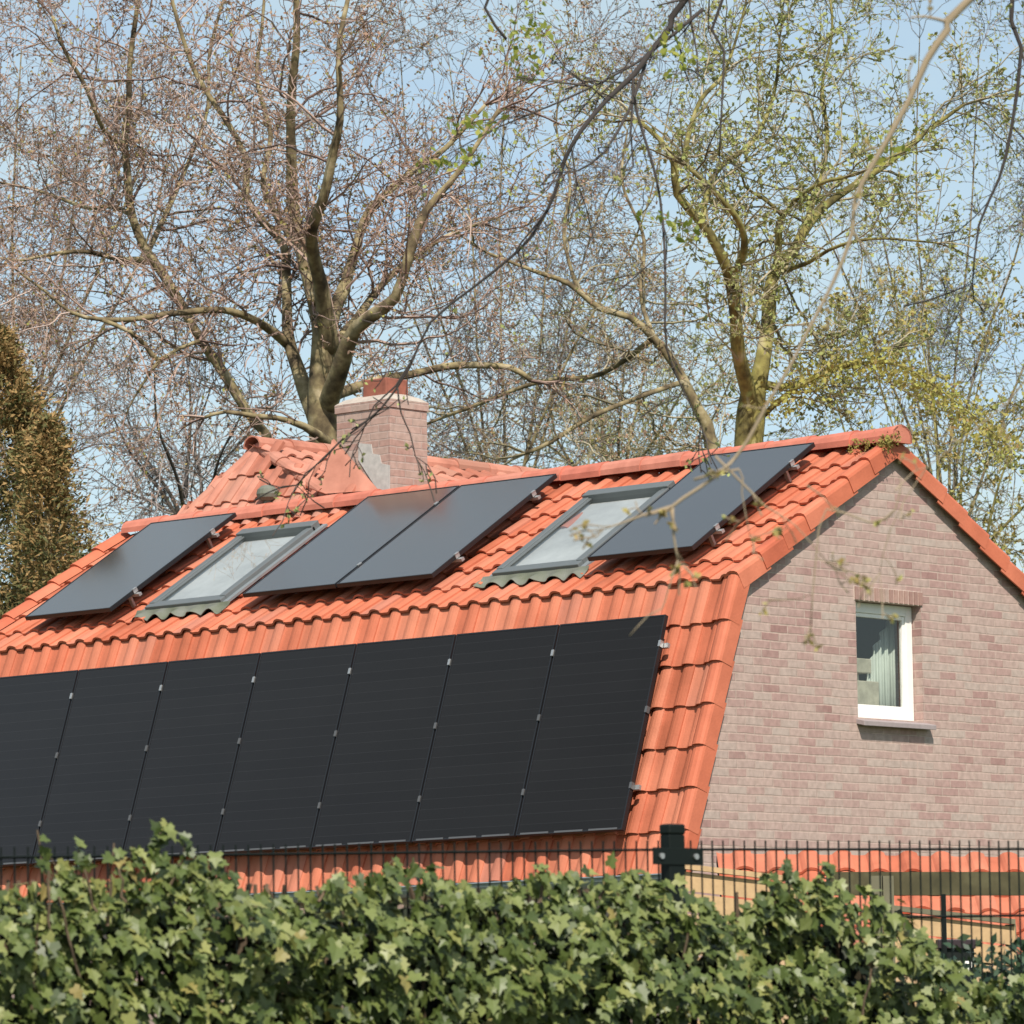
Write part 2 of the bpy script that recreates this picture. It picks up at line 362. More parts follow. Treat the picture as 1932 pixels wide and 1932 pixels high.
# closing disc with moss at the gable end of the ridge
dm = MB()
K = 14
cy = V((.075, YR, ZR+.015))
ringp = [cy + V((0, math.cos(math.pi*(-.1+1.2*k/(K-1)))*.118, math.sin(math.pi*(-.1+1.2*k/(K-1)))*.105)) for k in range(K)]
ring2 = [p - V((.03,0,0)) for p in ringp]
dm.add(ringp+ring2, [tuple(range(K)), tuple(range(2*K-1, K-1, -1))] + [(k, k+K, k+1+K, k+1) for k in range(K-1)] + [(K-1, 2*K-1, K, 0)])
dm.build('ridge_end_cap', TILER, house)
MOSS = mat('moss', ramp=[(.3,(.16,.14,.03)),(.55,(.24,.20,.05)),(.8,(.30,.24,.10))], nscale=25, rough=1)
ms = MB()
for i in range(420):
    a = ru(0, 1); p = V((ru(-.30,.075) if rnd()<.5 else ru(-.02,.11), YR-ru(.03,.20), 0)); p.z = ZR + .10 - (YR-p.y)*.72 + ru(-.05,.03)
    if p.x > .085 : p.z -= ru(0,.05)
    s_ = ru(.006,.02)
    q = [p+V((ru(-1,1),ru(-1,1),ru(-1,1)))*s_ for _ in range(4)]
    ms.add(q, [(0,1,2),(0,2,3),(0,3,1),(1,2,3)])
ms.build('moss', MOSS, house)

# gable wall with window opening, as butting pieces in one mesh; other walls
WY0, WZ0, WW, WH = 2.095, 4.1666, .7872, .8723
XG = -.04; TH = .30
roofline = [(YB*0+.05, 0)]
def roof_y(z):      # front wall inside face line of the roof at height z (returns y)
    if z <= 3: return .05
    if z <= ZB: return .08 + (z-3)/(ZB-3)*YB
    return YB+.08 + (z-ZB)/(ZR-ZB)*(YR-YB)
wm = MB()
def gable_strip(z0, z1, ya0, ya1, yb0, yb1, x0=XG-TH, x1=XG):
    wm.hexa([V((x0,ya0,z0)),V((x1,ya0,z0)),V((x1,yb0,z0)),V((x0,yb0,z0)),V((x0,ya1,z1)),V((x1,ya1,z1)),V((x1,yb1,z1)),V((x0,yb1,z1))])
m_ = lambda y: 2*YR-y
gable_strip(0, 3, .05, .05, m_(.05), m_(.05))
gable_strip(3, WZ0, roof_y(3), roof_y(WZ0), m_(roof_y(3)), m_(roof_y(WZ0)))
gable_strip(WZ0, WZ0+WH, roof_y(WZ0), roof_y(WZ0+WH), WY0, WY0)
gable_strip(WZ0, WZ0+WH, WY0+WW, WY0+WW, m_(roof_y(WZ0)), m_(roof_y(WZ0+WH)))
gable_strip(WZ0+WH, ZB, roof_y(WZ0+WH), roof_y(ZB), m_(roof_y(WZ0+WH)), m_(roof_y(ZB)))
gable_strip(ZB, ZR-.05, roof_y(ZB), YR-.03, m_(roof_y(ZB)), YR+.03)
wm.build('gable_wall', BRICK, house)
wm = MB()
wm.box(X0+.1, XG-TH, .05, .35, 0, 2.98); wm.build('front_wall', BRICK, house)
wm = MB(); wm.box(X0+.1, XG-TH, m_(.35), m_(.05), 0, 2.98); wm.build('rear_wall', BRICK, house)
wm = MB()
x0, x1 = X0+.1, X0+.4
gable_strip(0, 3, .36, .36, m_(.36), m_(.36), x0, x1)
gable_strip(3, ZB, roof_y(3), roof_y(ZB), m_(roof_y(3)), m_(roof_y(ZB)), x0, x1)
gable_strip(ZB, ZR-.05, roof_y(ZB), YR-.03, m_(roof_y(ZB)), YR+.03, x0, x1)
wm.build('far_gable_wall', BRICK, house)

# rowlock lintel
lm = MB(); nb = 14; bw = (WW+.04)/nb
lm.box(XG-.02, XG+.002, WY0-.02, WY0+WW+.02, WZ0+WH-.002, WZ0+WH+.105)
lo = lm.build('lintel_mortar', MORTAR, None)
lm2 = MB()
for i in range(nb):
    y0 = WY0-.02+i*bw
    lm2.box(XG-.01, XG+.010+ru(0,.003), y0+.008, y0+bw-.008, WZ0+WH+.002, WZ0+WH+.10)
lint = lm2.build('lintel', LINTEL, house)
lo.parent = lint; lo.name = 'mortar_bed'

# window: frame, glass, sill, curtain
XF = XG-.085
win = MB(); fw = .075
y0, y1, z0, z1 = WY0+.004, WY0+WW-.004, WZ0+.004, WZ0+WH-.004
win.box(XF-.06, XF, y0, y0+fw, z0, z1); win.box(XF-.06, XF, y1-fw, y1, z0, z1)
win.box(XF-.06, XF, y0+fw, y1-fw, z0, z0+fw); win.box(XF-.06, XF, y0+fw, y1-fw, z1-fw, z1)
frame = win.build('window', WHITE, house, bevel=.004)
def sub(o, parent):
    o.parent = parent; return o
sm_ = MB(); c = .03
ya, yb, za, zb = y0+fw+.001, y1-fw-.001, z0+fw+.001, z1-fw-.001
sm_.box(XF-.045, XF-.012, ya, ya+c, za, zb); sm_.box(XF-.045, XF-.012, yb-c, yb, za, zb)
sm_.box(XF-.045, XF-.012, ya+c, yb-c, za, za+c); sm_.box(XF-.045, XF-.012, ya+c, yb-c, zb-c, zb)
sub(sm_.build('sash', WHITE, None, bevel=.003), frame)
gp = MB(); gp.quad(V((XF-.03,ya+c,za+c)), V((XF-.03,yb-c,za+c)), V((XF-.03,yb-c,zb-c)), V((XF-.03,ya+c,zb-c)))
sub(gp.build('pane', glass_mat('window_glass', (.86,.90,.88), .01, .10), None), frame)
CURT = mat('curtain', (.62,.66,.60), rough=.9, namt=.08, nscale=6, trans=.3)
cu = MB(); xs = []
nn = 40
for i in range(nn+1):
    t = i/nn; y = WY0+WW*.50 + t*(WW*.5+.05)
    xs.append((y, XF-.16+.022*math.sin(t*34)))
for i in range(nn):
    (ya_, xa_), (yb_, xb_) = xs[i], xs[i+1]
    za1 = WZ0+WH*(.28+.75*((i/nn))**.6) ; zb1 = WZ0+WH*(.28+.75*(((i+1)/nn))**.6)
    cu.quad(V((xa_,ya_,WZ0-.1)), V((xb_,yb_,WZ0-.1)), V((xb_,yb_,min(zb1,WZ0+WH))), V((xa_,ya_,min(za1,WZ0+WH))))
cur = sub(cu.build('curtain', CURT, None, smooth=True), frame)
so_ = cur.modifiers.new('s', 'SOLIDIFY'); so_.thickness = .004
rm = MB()
ROOM = mat('room_wall', (.16,.12,.09), rough=.9, namt=.2, nscale=3)
rx0, rx1 = XF-2.2, XG-TH-.004
rm.quad(V((rx0,WY0-.8,3.3)), V((rx0,WY0+1.6,3.3)), V((rx0,WY0+1.6,5.2)), V((rx0,WY0-.8,5.2)))
rm.quad(V((rx0,WY0-.8,3.3)), V((rx1,WY0-.8,3.3)), V((rx1,WY0+1.6,3.3)), V((rx0,WY0+1.6,3.3)))
rm.quad(V((rx0,WY0-.8,5.2)), V((rx0,WY0+1.6,5.2)), V((rx1,WY0+1.6,5.2)), V((rx1,WY0-.8,5.2)))
rm.quad(V((rx0,WY0-.8,3.3)), V((rx0,WY0-.8,5.2)), V((rx1,WY0-.8,5.2)), V((rx1,WY0-.8,3.3)))
rm.quad(V((rx0,WY0+1.6,3.3)), V((rx1,WY0+1.6,3.3)), V((rx1,WY0+1.6,5.2)), V((rx0,WY0+1.6,5.2)))
sub(rm.build('room', ROOM, None), frame)
sh = MB()   # furniture and things standing on the inner sill
sh.box(XF-.30, XF-.12, WY0+.18, WY0+.52, WZ0+.05, WZ0+.30); sh.box(XF-.26, XF-.14, WY0+.24, WY0+.46, WZ0+.36, WZ0+.47)
sh.tube([V((XF-.2,WY0+.35,WZ0+.3)),V((XF-.2,WY0+.35,WZ0+.36))], .02, 8)
sub(sh.build('lamp_table', mat('pale_things', (.42,.38,.30), rough=.7, namt=.3, nscale=9), None, bevel=.01), frame)
st = MB()
st.hexa([V((XG-.02,WY0-.02,WZ0-.045)),V((XG+.075,WY0-.02,WZ0-.065)),V((XG+.075,WY0+WW+.06,WZ0-.065)),V((XG-.02,WY0+WW+.06,WZ0-.045)),
         V((XG-.02,WY0-.02,WZ0-.006)),V((XG+.075,WY0-.02,WZ0-.028)),V((XG+.075,WY0+WW+.06,WZ0-.028)),V((XG-.02,WY0+WW+.06,WZ0-.006))])
st.build('window_sill', CONC, house, bevel=.004)

# gutter along the front eave
gm = MB(); K = 8; yg, zg = -.11, 2.965
vs = []
for x in (X0, -.02):
    for k in range(K+1):
        a = math.pi*(1+k/K); vs.append(V((x, yg+math.cos(a)*.075, zg+math.sin(a)*.075)))
    for k in range(K, -1, -1):
        a = math.pi*(1+k/K); vs.append(V((x, yg+math.cos(a)*.066, zg+math.sin(a)*.066)))
n2 = 2*(K+1)
gm.add(vs, [(k, (k+1)%n2, n2+(k+1)%n2, n2+k) for k in range(n2)] + [tuple(range(n2))[::-1], tuple(range(n2, 2*n2))])
gm.tube([V((X0, yg-.075, zg)), V((-.02, yg-.075, zg))], .009, 6)
gm.build('gutter', ZINC, house)

# ------------------------------------------------------------------ rear wing roof and chimney
PX = V((0, YR, 0)); 
Pl = hit(330, 975, V((0,YR,0)), V((0,1,0)))      # where the hip meets the main ridge
r_ = ray(490, 846)
t_ = ((Pl.x-CAM.x) - (YR-CAM.y)) / (r_.x - r_.y)
APX = CAM + r_*t_
kk = APX.x - Pl.x
ZW = APX.z; XW = APX.x; YA = APX.y
tanp = (ZW-ZR)/kk
print('wing', Pl, APX, 'k', kk, 'pitch', math.degrees(math.atan(tanp)))
wg = MB()
cxa, cxb, cya, cyb = -5.95, -5.42, 2.75, 3.12
drop = 1.0
def wingp(x, y): return V((x, y, 0))
ypitch = kk
# right slope (+X), tiles laid from the ridge down
tR = .45
dnR = V((1, 0, -tR)).normalized(); nRr = V((tR, 0, 1)).normalized()
WL = 7.0
nr_ = 9
front = lambda p: (p.y - YA) > -(p.x-XW)*tR/tanp - .02 and p.y > YR-.02
tile_field(wg, V((XW, YA-2.2+.0, ZW-.0)) + nRr*.01, V((0,1,0)), dnR, nRr, int((WL+2.2)/.2075), nr_, .2075, .31, clip=lambda p: front(p) and p.z > ZR-(p.y-YR)*.612-.1 and not (cxa < p.x < cxb and cya < p.y < cyb), over=.05, jit=1.6)
dnL = V((-1, 0, -tanp)).normalized(); nLl = V((-tanp, 0, 1)).normalized()
tile_field(wg, V((XW, YA+WL, ZW)) + nLl*.01, V((0,-1,0)), dnL, nLl, int((WL+2.2)/.2075), nr_, .2075, .31, clip=lambda p: (p.y-YA) > (p.x-XW)*-1*-1 - .02 and (p.y - YA) > -(XW-p.x)-.02 and p.y > YR, over=.05, jit=1.6)
dnF = V((0, -1, -tanp)).normalized(); nFf = V((0, -tanp, 1)).normalized()
tile_field(wg, V((XW-2.2, YA, ZW)) + nFf*.01, AX, dnF, nFf, 21, nr_, .2075, .31, clip=lambda p: -(YA-p.y)-.06 < p.x-XW < (YA-p.y)*tanp/tR+.06 and p.y > YR-.12, over=.05, jit=1.6)
wing = wg.build('wing_roof', TILEO, house)
wd = MB()   # solid under the wing tiles
b0 = V((XW-kk*1.6, YA, ZW-kk*1.6*tanp)); 
zz = ZW-.03; base_z = ZR-1.2; ww_ = (zz-base_z)/tanp
yF = YA-(zz-base_z)/tanp; yE = YA+WL
yF2 = YR+.02; zF2 = zz-(YA-yF2)*tanp; 
A0 = V((XW,YA,zz)); A1 = V((XW,yE,zz))
xl = (zz-zF2)/tanp; xr2 = (zz-zF2)/tR; wr_ = (zz-base_z)/tR
wd.add([A0, A1, V((XW+wr_,yE,base_z)), V((XW-ww_,yE,base_z)), V((XW+xr2,yF2,zF2)), V((XW-xl,yF2,zF2)), V((XW+wr_,yF2,base_z)), V((XW-ww_,yF2,base_z))],
       [(0,1,2,6,4),(0,5,7,3,1),(0,4,5),(4,6,7,5),(1,3,2),(6,2,3,7)])
sub(wd.build('wing_deck', FELT, None), wing)
rc = MB(); ridge_caps(rc, A1+V((0,0,.07)), V((XW,YA-.05,ZW+.04)), V((0,0,1)), .09)
sub(rc.build('wing_ridge_caps', TILEO, None), wing)
rc = MB()
for sx in (-1, 1):
    e = V((XW+(kk*tanp/tR if sx > 0 else -kk), YA-kk*1.0, ZR+.03)); a_ = V((XW, YA, ZW+.03))
    nrm = V((sx*tanp, -tanp, 2)).normalized()
    ridge_caps(rc, a_, e, nrm, .06, .36)
sub(rc.build('hip_caps', TILEO, None), wing)
wb = MB(); wb.box(XW-1.9, XW+1.9, m_(.05)+.004, yE-.1, 0, 4.6)
wb.build('wing_walls', BRICK, house)
sd_ = MB()
q_ = [hit(u, v, V((0,YR+.145,0)), V((0,1,0))) for u, v in ((560,850),(630,828),(714,924),(560,960))]
q2 = [q_[0]+V((0,-.02,0)), q_[1]+V((0,-.0,0)), V((q_[2].x,YR+.01,q_[2].z)), V((q_[3].x,YR+.01,q_[3].z))]
sd_.add([q_[1], q_[2], V((q_[2].x,YR+.0,q_[2].z-.02)), V((q_[1].x-.02,YR+.0,q_[2].z)), V((q_[1].x-.02,YR+.14,q_[1].z-.01))], [(0,1,2,3,4)])
sub(sd_.build('saddle', TILEO, None), wing)
# round mossy vent cowl on the wing roof
vp = hit(505, 948, V((0, YR+.02, 0)), V((0,1,0)))
vm_ = MB(); vm_.tube([vp+V((0,0,-.25)), vp+V((0,0,.02))], .035, 10)
prf = [(0,.0),(.05,.005),(.085,.03),(.095,.06),(.085,.10),(.05,.13),(.0,.14)]
K = 16; vs = []; fs = []
for (r, h) in prf:
    for k in range(K): vs.append(vp+V((math.cos(2*math.pi*k/K)*max(r,.001), math.sin(2*math.pi*k/K)*max(r,.001), h+.01)))
for i in range(len(prf)-1):
    for k in range(K): fs.append((i*K+k, i*K+(k+1)%K, (i+1)*K+(k+1)%K, (i+1)*K+k))
vm_.add(vs, fs); vm_.build('roof_vent', LEADM, house)

YC = YR+.16
pc = hit(735, 765, V((0,YC,0)), V((0,1,0))); pl_ = hit(635, 765, V((0,YC,0)), V((0,1,0))); ptop = hit(735, 752, V((0,YC,0)), V((0,1,0)))
pd = hit(805, 765, V((pc.x,0,0)), V((1,0,0)))
cx0, cx1, cy0, cy1, ct = pl_.x, pc.x, YC, pd.y, ptop.z
print('chimney', cx0, cx1, cy0, cy1, ct)
ch = MB(); ch.box(cx0, cx1, cy0, cy1, ZR-1.0, ct-.07)
chim = ch.build('chimney', BRICKC, house)
ch = MB(); ch.box(cx0-.012, cx1+.012, cy0-.012, cy1+.012, ct-.068, ct)
sub(ch.build('top_course', BRICKC, None), chim)
# domed mortar cap
cm = MB(); e = .012
B_ = [V((cx0-e,cy0-e,ct+.001)),V((cx1+e,cy0-e,ct+.001)),V((cx1+e,cy1+e,ct+.001)),V((cx0-e,cy1+e,ct+.001))]
q = .13
T_ = [V((cx0+q,cy0+q,ct+.075)),V((cx1-q,cy0+q,ct+.075)),V((cx1-q,cy1-q,ct+.075)),V((cx0+q,cy1-q,ct+.075))]
M_ = [a.lerp(b, .4)+V((0,0,.012)) for a, b in zip(B_, T_)]
cm.add(B_+M_+T_, [(0,1,5,4),(1,2,6,5),(2,3,7,6),(3,0,4,7),(4,5,9,8),(5,6,10,9),(6,7,11,10),(7,4,8,11),(8,9,10,11),(3,2,1,0)])
sub(cm.build('mortar_cap', mat('cap_mortar', (.42,.36,.31), rough=.9, namt=.15, nscale=12), None), chim)
px = (cx0*.42+cx1*.58); py = (cy0+cy1)/2
pp = MB(); pw = .135
pp.hexa([V((px-pw,py-pw,ct+.03)),V((px+pw,py-pw,ct+.03)),V((px+pw,py+pw,ct+.03)),V((px-pw,py+pw,ct+.03)),
         V((px-pw*.98,py-pw*.98,ct+.20)),V((px+pw*.98,py-pw*.98,ct+.20)),V((px+pw*.98,py+pw*.98,ct+.20)),V((px-pw*.98,py+pw*.98,ct+.20))])
sub(pp.build('chimney_pot', mat('pot_clay', (.26,.085,.055), rough=.8, namt=.3, nscale=10), None, bevel=.008), chim)
pp = MB(); pp.tube([V((px-pw-.045,py-.08,ct+.02)), V((px-pw-.045,py-.08,ct+.14))], .014, 8); pp.tube([V((px-pw-.065,py-.08,ct+.14)), V((px-pw-.02,py-.08,ct+.14))], .014, 8)
sub(pp.build('vent_stub', LEAD, None), chim)
# lead flashing, stepped, following the wing roof slope
fl = MB()
zr_ = lambda x: max(ZR-.02, ZW - (x-XW)*tR)
pf_ = [(676,836),(700,838),(703,856),(716,858),(719,874),(735,878),(735,925),(712,925),(676,868)]
fp_ = [hit(u, v, V((0,cy0-.008,0)), V((0,1,0))) for u, v in pf_]; nf_ = len(fp_)
fl.add(fp_+[p+V((0,.007,0)) for p in fp_], [tuple(range(nf_)), tuple(range(2*nf_-1,nf_-1,-1))]+[(k, k+nf_, (k+1)%nf_+nf_, (k+1)%nf_) for k in range(nf_)])
sub(fl.build('lead_flashing', mat('lead_pale', (.44,.42,.40), rough=.6, namt=.2, nscale=14), None), chim)

# ------------------------------------------------------------------ skylights
def inv_upp(u, v, h):
    p = hit(u, v, upp(0,0,h), nU); s = (p-upp(0,0,h)).dot(uU); return p.x, s
def skylight(corners):
    cs = [inv_upp(u, v, .075) for u, v in corners]   # BL TL TR BR
    xa = (cs[0][0]+cs[1][0])/2; xb = (cs[2][0]+cs[3][0])/2; sa = (cs[1][1]+cs[2][1])/2; sb = (cs[0][1]+cs[3][1])/2
    print('skylight', xa, xb, sa, sb, cs)
    m = MB(); f = .066
    def bx(mb, x0, x1, s0, s1, h0, h1): mb.hexa([upp(x0,s1,h0),upp(x1,s1,h0),upp(x1,s0,h0),upp(x0,s0,h0),upp(x0,s1,h1),upp(x1,s1,h1),upp(x1,s0,h1),upp(x0,s0,h1)])
    bx(m, xa, xa+f, sa+f, sb-f, .0, .075); bx(m, xb-f, xb, sa+f, sb-f, .0, .075)
    bx(m, xa, xb, sb-f, sb, .0, .07); bx(m, xa, xb, sa, sa+f*1.5, .0, .095)
    sk = m.build('skylight', SKYF, house, bevel=.006)
    g = MB(); g.quad(upp(xa+f+.001,sb-f-.001,.052), upp(xb-f-.001,sb-f-.001,.052), upp(xb-f-.001,sa+f*1.5+.001,.052), upp(xa+f+.001,sa+f*1.5+.001,.052))
    sub(g.build('pane', glass_mat('skylight_glass', (.90,.93,.93), .01, .16), None), sk)
    bl = MB(); bx(bl, xa+f+.001, xb-f-.001, sa+f*1.5+.001, sb-f-.001, .008, .018)
    sub(bl.build('blind', mat('blind', (.50,.49,.48), rough=.8, namt=.25, nscale=2.2), None), sk)
    # seam of the inner sash
    i_ = MB(); bx(i_, xa+f+.001, xa+f+.025, sa+f*1.5+.001, sb-f-.001, .056, .066); bx(i_, xb-f-.025, xb-f-.001, sa+f*1.5+.001, sb-f-.001, .056, .066)
    bx(i_, xa+f+.026, xb-f-.026, sb-f-.03, sb-f-.001, .056, .066)
    sub(i_.build('sash', SKYF, None), sk)
    # dressed lead apron following the tile waves, and side trays
    ap = MB(); nx = 60
    wv = lambda x: .030*math.sin(2*math.pi*(x-X0)/PITCH - 2.9)
    xs = [xa-.10+(xb-xa+.2)*i/nx for i in range(nx+1)]
    S_ = [sb-.005, sb+.03, sb+.08, sb+.125]
    vs = []
    for s in S_:
        for x in xs:
            h = .045 if s < sb+.0 else (.032 + (wv(x)*.8*min(1, (s-sb)/.09)) + ((s-sb)*-.02))
            vs.append(upp(x, s + (0 if s < sb+.11 else .012*math.sin(x*40)), h))
    fs = [(j*(nx+1)+i, (j+1)*(nx+1)+i, (j+1)*(nx+1)+i+1, j*(nx+1)+i+1) for j in range(3) for i in range(nx)]
    ap.add(vs, fs)
    a_ = sub(ap.build('lead_apron', LEADM, None), sk); md = a_.modifiers.new('s', 'SOLIDIFY'); md.thickness = .004
    tr = MB(); bx(tr, xa-.05, xa-.001, sa-.03, sb, .02, .04); sub(tr.build('side_tray', ZINC, None), sk)
    tr = MB(); bx(tr, xb+.001, xb+.05, sa-.03, sb, .02, .04); sub(tr.build('side_tray', ZINC, None), sk)
    # clear the tiles under the skylight is not needed: the frame stands on them
skylight([(285,1142),(450,1001),(588,988),(424,1130)])
skylight([(935,1078),(1108,927),(1264,913),(1094,1064)])

# ------------------------------------------------------------------ solar panels
PW = 1.022; GAP = 1.04
def bxs(mb, fn, x0, x1, s0, s1, h0, h1):
    mb.hexa([fn(x0,s1,h0),fn(x1,s1,h0),fn(x1,s0,h0),fn(x0,s0,h0),fn(x0,s1,h1),fn(x1,s1,h1),fn(x1,s0,h1),fn(x0,s0,h1)])
def lift(fn, D):      # raise the panels off the tiles, keeping their place over the roof
    n_, u_ = (nL, uL) if fn is low else (nU, uU); t = D/DIR.dot(n_)
    return t*DIR.x, t*DIR.dot(u_)
PD = .04
def panel(fn, xr, s0, H, label, group, hz=.12+PD, clampsR=True):
    a_, b_ = lift(fn, PD); xr += a_; s0 += b_
    xl = xr-PW
    t = thing('solar_panel', fn((xl+xr)/2, s0+H, hz-.035), label, 'solar panel', group)
    f = MB(); fw = .011
    bxs(f, fn, xl, xl+fw, s0+fw, s0+H-fw, hz-.035, hz); bxs(f, fn, xr-fw, xr, s0+fw, s0+H-fw, hz-.035, hz)
    bxs(f, fn, xl, xr, s0, s0+fw, hz-.035, hz); bxs(f, fn, xl, xr, s0+H-fw, s0+H, hz-.035, hz)
    f.build('frame', BLACKF, t)
    c = MB(); bxs(c, fn, xl+fw+.0005, xr-fw-.0005, s0+fw+.0005, s0+H-fw-.0005, hz-.010, hz-.003)
    o = c.build('cell_sheet', CELL, t)
    uv = o.data.uv_layers.new(name='UVMap')
    for p in o.data.polygons:
        for li in p.loop_indices:
            q = o.data.vertices[o.data.loops[li].vertex_index].co
            a = fn(0,0,0); dn = (fn(0,1,0)-a)
            uv.data[li].uv = (q.x-xl, (V(q)-a).dot(dn)-s0)
    if fn is low:
        w3 = (PW-.03)/3  # added grey dashes imitate light reflected along the lower frame edge
        for k in range(3):
            m = MB(); bxs(m, fn, xl+.015+k*w3+.03, xl+.015+(k+1)*w3-.03, s0+H-.016, s0+H-.002, hz+.0005, hz+.005); m.build('edge_glint', mat_dull, t)
    for k, ss in enumerate((s0+.20, s0+H*.43, s0+H-.36) if fn is low else (s0+.3, s0+H-.35)):
        m = MB(); bxs(m, fn, xr+.001, xr+.010, ss, ss+.05, hz-.03, hz+.006)
        bxs(m, fn, xr-.006, xr+.016, ss+.004, ss+.05, hz+.0062, hz+.0095)
        m.build('clamp', ALU if k == 0 or fn is upp else mat_dull, t)
    return t
H1, H2 = 1.650, 1.692
ords = ['rightmost', 'second', 'third', 'fourth', 'fifth', 'sixth', 'seventh']
for i in range(7):
    lab = 'rightmost black solar panel of the long lower row, next to the tiled gable edge' if i == 0 else \
          ('leftmost black solar panel of the long lower row, cut by the photo edge' if i == 6 else
           'black solar panel of the long lower row, %s counted from the gable end' % ords[i])
    panel(low, -.5286-i*GAP, .2997, H1, lab, 'solar panels of the lower row')
panel(upp, -.6529, .1176, H2, 'upper solar panel high on the roof between right skylight and brick gable', 'solar panels of the upper row')
panel(upp, -3.2644, .1176, H2, 'right one of the joined pair of upper solar panels, left of the right skylight', 'solar panels of the upper row')
panel(upp, -3.2644-GAP, .1176, H2, 'left one of the joined pair of upper solar panels, right of the left skylight', 'solar panels of the upper row')
panel(upp, -6.8631, .1176, H2, 'lone upper solar panel at the far left roof end beside the left skylight', 'solar panels of the upper row')
def rail(fn, xa, xb, s, lab):
    a_, b_ = lift(fn, PD); xa += a_; xb += a_; s += b_
    m = MB(); bxs(m, fn, xa, xb, s, s+.035, .06+PD, .084+PD)
    x = xa+.15
    while x < xb: bxs(m, fn, x, x+.03, s+.006, s+.03, .0, .0595+PD); x += .83
    tag(m.build('mounting_rail', ALU), lab, 'mounting rail', 'mounting rails under the solar panels')
rail(low, -.5286-7*GAP-.1, -.5286+.05, .2997+.21, 'thin metal rail under the top of the long lower row of solar panels')
rail(low, -.5286-7*GAP-.1, -.5286+.05, .2997+H1-.35, 'thin metal rail under the foot of the long lower row of solar panels')
for xr, n, nm in ((-.6529,1,'the upper solar panel nearest the gable'), (-3.2644,2,'the joined pair of upper solar panels'), (-6.8631,1,'the lone upper solar panel at the far left')):
    rail(upp, xr-n*GAP-.04, xr+.05, .1176+.31, 'thin metal rail under the top of '+nm)
    rail(upp, xr-n*GAP-.04, xr+.05, .1176+H2-.34, 'thin metal rail under the foot of '+nm)

# ------------------------------------------------------------------ sheds and pergola behind the fence
def shed(P, Q, h, pitch_rows, ncol, label, plank=.11, rise=.45, topboard=True):
    # P,Q: ends of the front wall's top edge; roof climbs away from the viewer
    e = (Q-P); Lh = e.length; ex = e.normalized(); back = V((DIR.x, DIR.y, 0)).normalized()
    base = (P+Q)/2; t = thing('garden_shed', V((base.x, base.y, 0)), label, 'shed')
    w_ = MB(); zt = 0
    n = int(2.0/plank)
    for i in range(n):
        a = P - V((0,0,plank*(i+1)-.004)) ; b_ = Q - V((0,0,plank*(i+1)-.004))
        if a.z < 0: break
        w_.obox(a, b_-a, back*.022+V((0,0,0)), V((0,0,plank-.010)))
    w_.build('wall', WOODP, t)
    bk = MB(); bk.obox(V((P.x,P.y,0))+back*.03, V((Q.x-P.x,Q.y-P.y,0)), back*1.2, V((0,0,min(P.z,Q.z)-.05))); bk.build('shed_body', WOODGR, t)
    r = MB(); up_ = (back*1.0 + V((0,0,rise))).normalized(); nn_ = ex.cross(up_).normalized()
    if nn_.z < 0: nn_ = -nn_
    O = P - ex*.04 + up_*(pitch_rows*.32) + V((0,0,.03)) - up_*.06
    tile_field(r, O, ex, -up_, nn_, ncol, pitch_rows, .2075, .32)
    r.build('roof', TILE, t)
    return t
HB = V((DIR.x,DIR.y,0)).normalized(); RHz = V((RT.x,RT.y,0)).normalized()
def screen(P, Q, label, plank=.12):
    base = (P+Q)/2; t = thing('timber_screen', V((base.x, base.y, 0)), label, 'timber wall', 'pale timber walls behind the wire fence')
    w_ = MB()
    for i in range(14):
        a = P - V((0,0,plank*(i+1)+.03)); b_ = Q - V((0,0,plank*(i+1)+.03))
        w_.obox(a+HB*ru(0,.004), b_-a, HB*.022, V((0,0,plank-.012)))
    w_.build('boards', WOODP, t)
    c = MB(); c.obox(P-V((0,0,.028))-HB*.03, Q-P, HB*.07, V((0,0,.03))); c.build('top_rail', WOODP if P.z > 2.2 and Q.z > 2.2 and label.startswith('short') else WOODGR, t)
    p_ = MB()
    for f in (.03, .97):
        q = P.lerp(Q, f); p_.obox(V((q.x,q.y,0))+HB*.024-RHz*.03, RHz*.06, HB*.06, V((0,0,q.z-.03)))
    p_.build('posts', WOODGR, t)
screen(at(1278,1629,29.0), at(1500,1655,29.0), 'short pale yellow board wall just right of the black fence post, below orange tiles')
screen(at(1676,1708,29.6), at(1915,1735,29.6), 'pale yellow board wall with a slanting top under the dark beam, lower right')
TL_ = at(1352,1613,31.6); TR_ = at(2050,1622,31.6)
lt = thing('lean_to', V((TL_.x, TL_.y, 0)), 'low lean-to with a strip of orange roof tiles at the foot of the gable wall', 'lean-to')
ex_ = (TR_-TL_).normalized(); dn_ = (-HB*1.0 - V((0,0,.46))).normalized(); nn_ = ex_.cross(dn_).normalized()
if nn_.z < 0: nn_ = -nn_
r = MB(); nc_ = int((TR_-TL_).length/.2075)
tile_field(r, TL_, ex_, dn_, nn_, nc_, 5, .2075, .30, over=.04); r.build('roof', TILE, lt)
r = MB(); r.obox(TL_-nn_*.06, ex_*(nc_*.2075), dn_*1.5, nn_*.05); r.build('roof_deck', FELT, lt)
r = MB(); r.obox(V((TL_.x,TL_.y,0))+RHz*.1+HB*.0-HB*.9, RHz*(nc_*.2075-.2), HB*.8, V((0,0,TL_.z-.62))); r.build('walls', BRICK, lt)
pg = thing('pergola', at(1662,1700,28), 'weathered mossy timber pergola with a dark horizontal beam, behind the wire fence', 'pergola')
d_ = 28.0
A = at(1560,1645,d_); B = at(1990,1645,d_); zdn = V((0,0,-.128))
m = MB(); hb = V((DIR.x,DIR.y,0)).normalized()
m.obox(A+zdn, B-A, hb*.07, -zdn); m.build('beam', WOODG, pg)
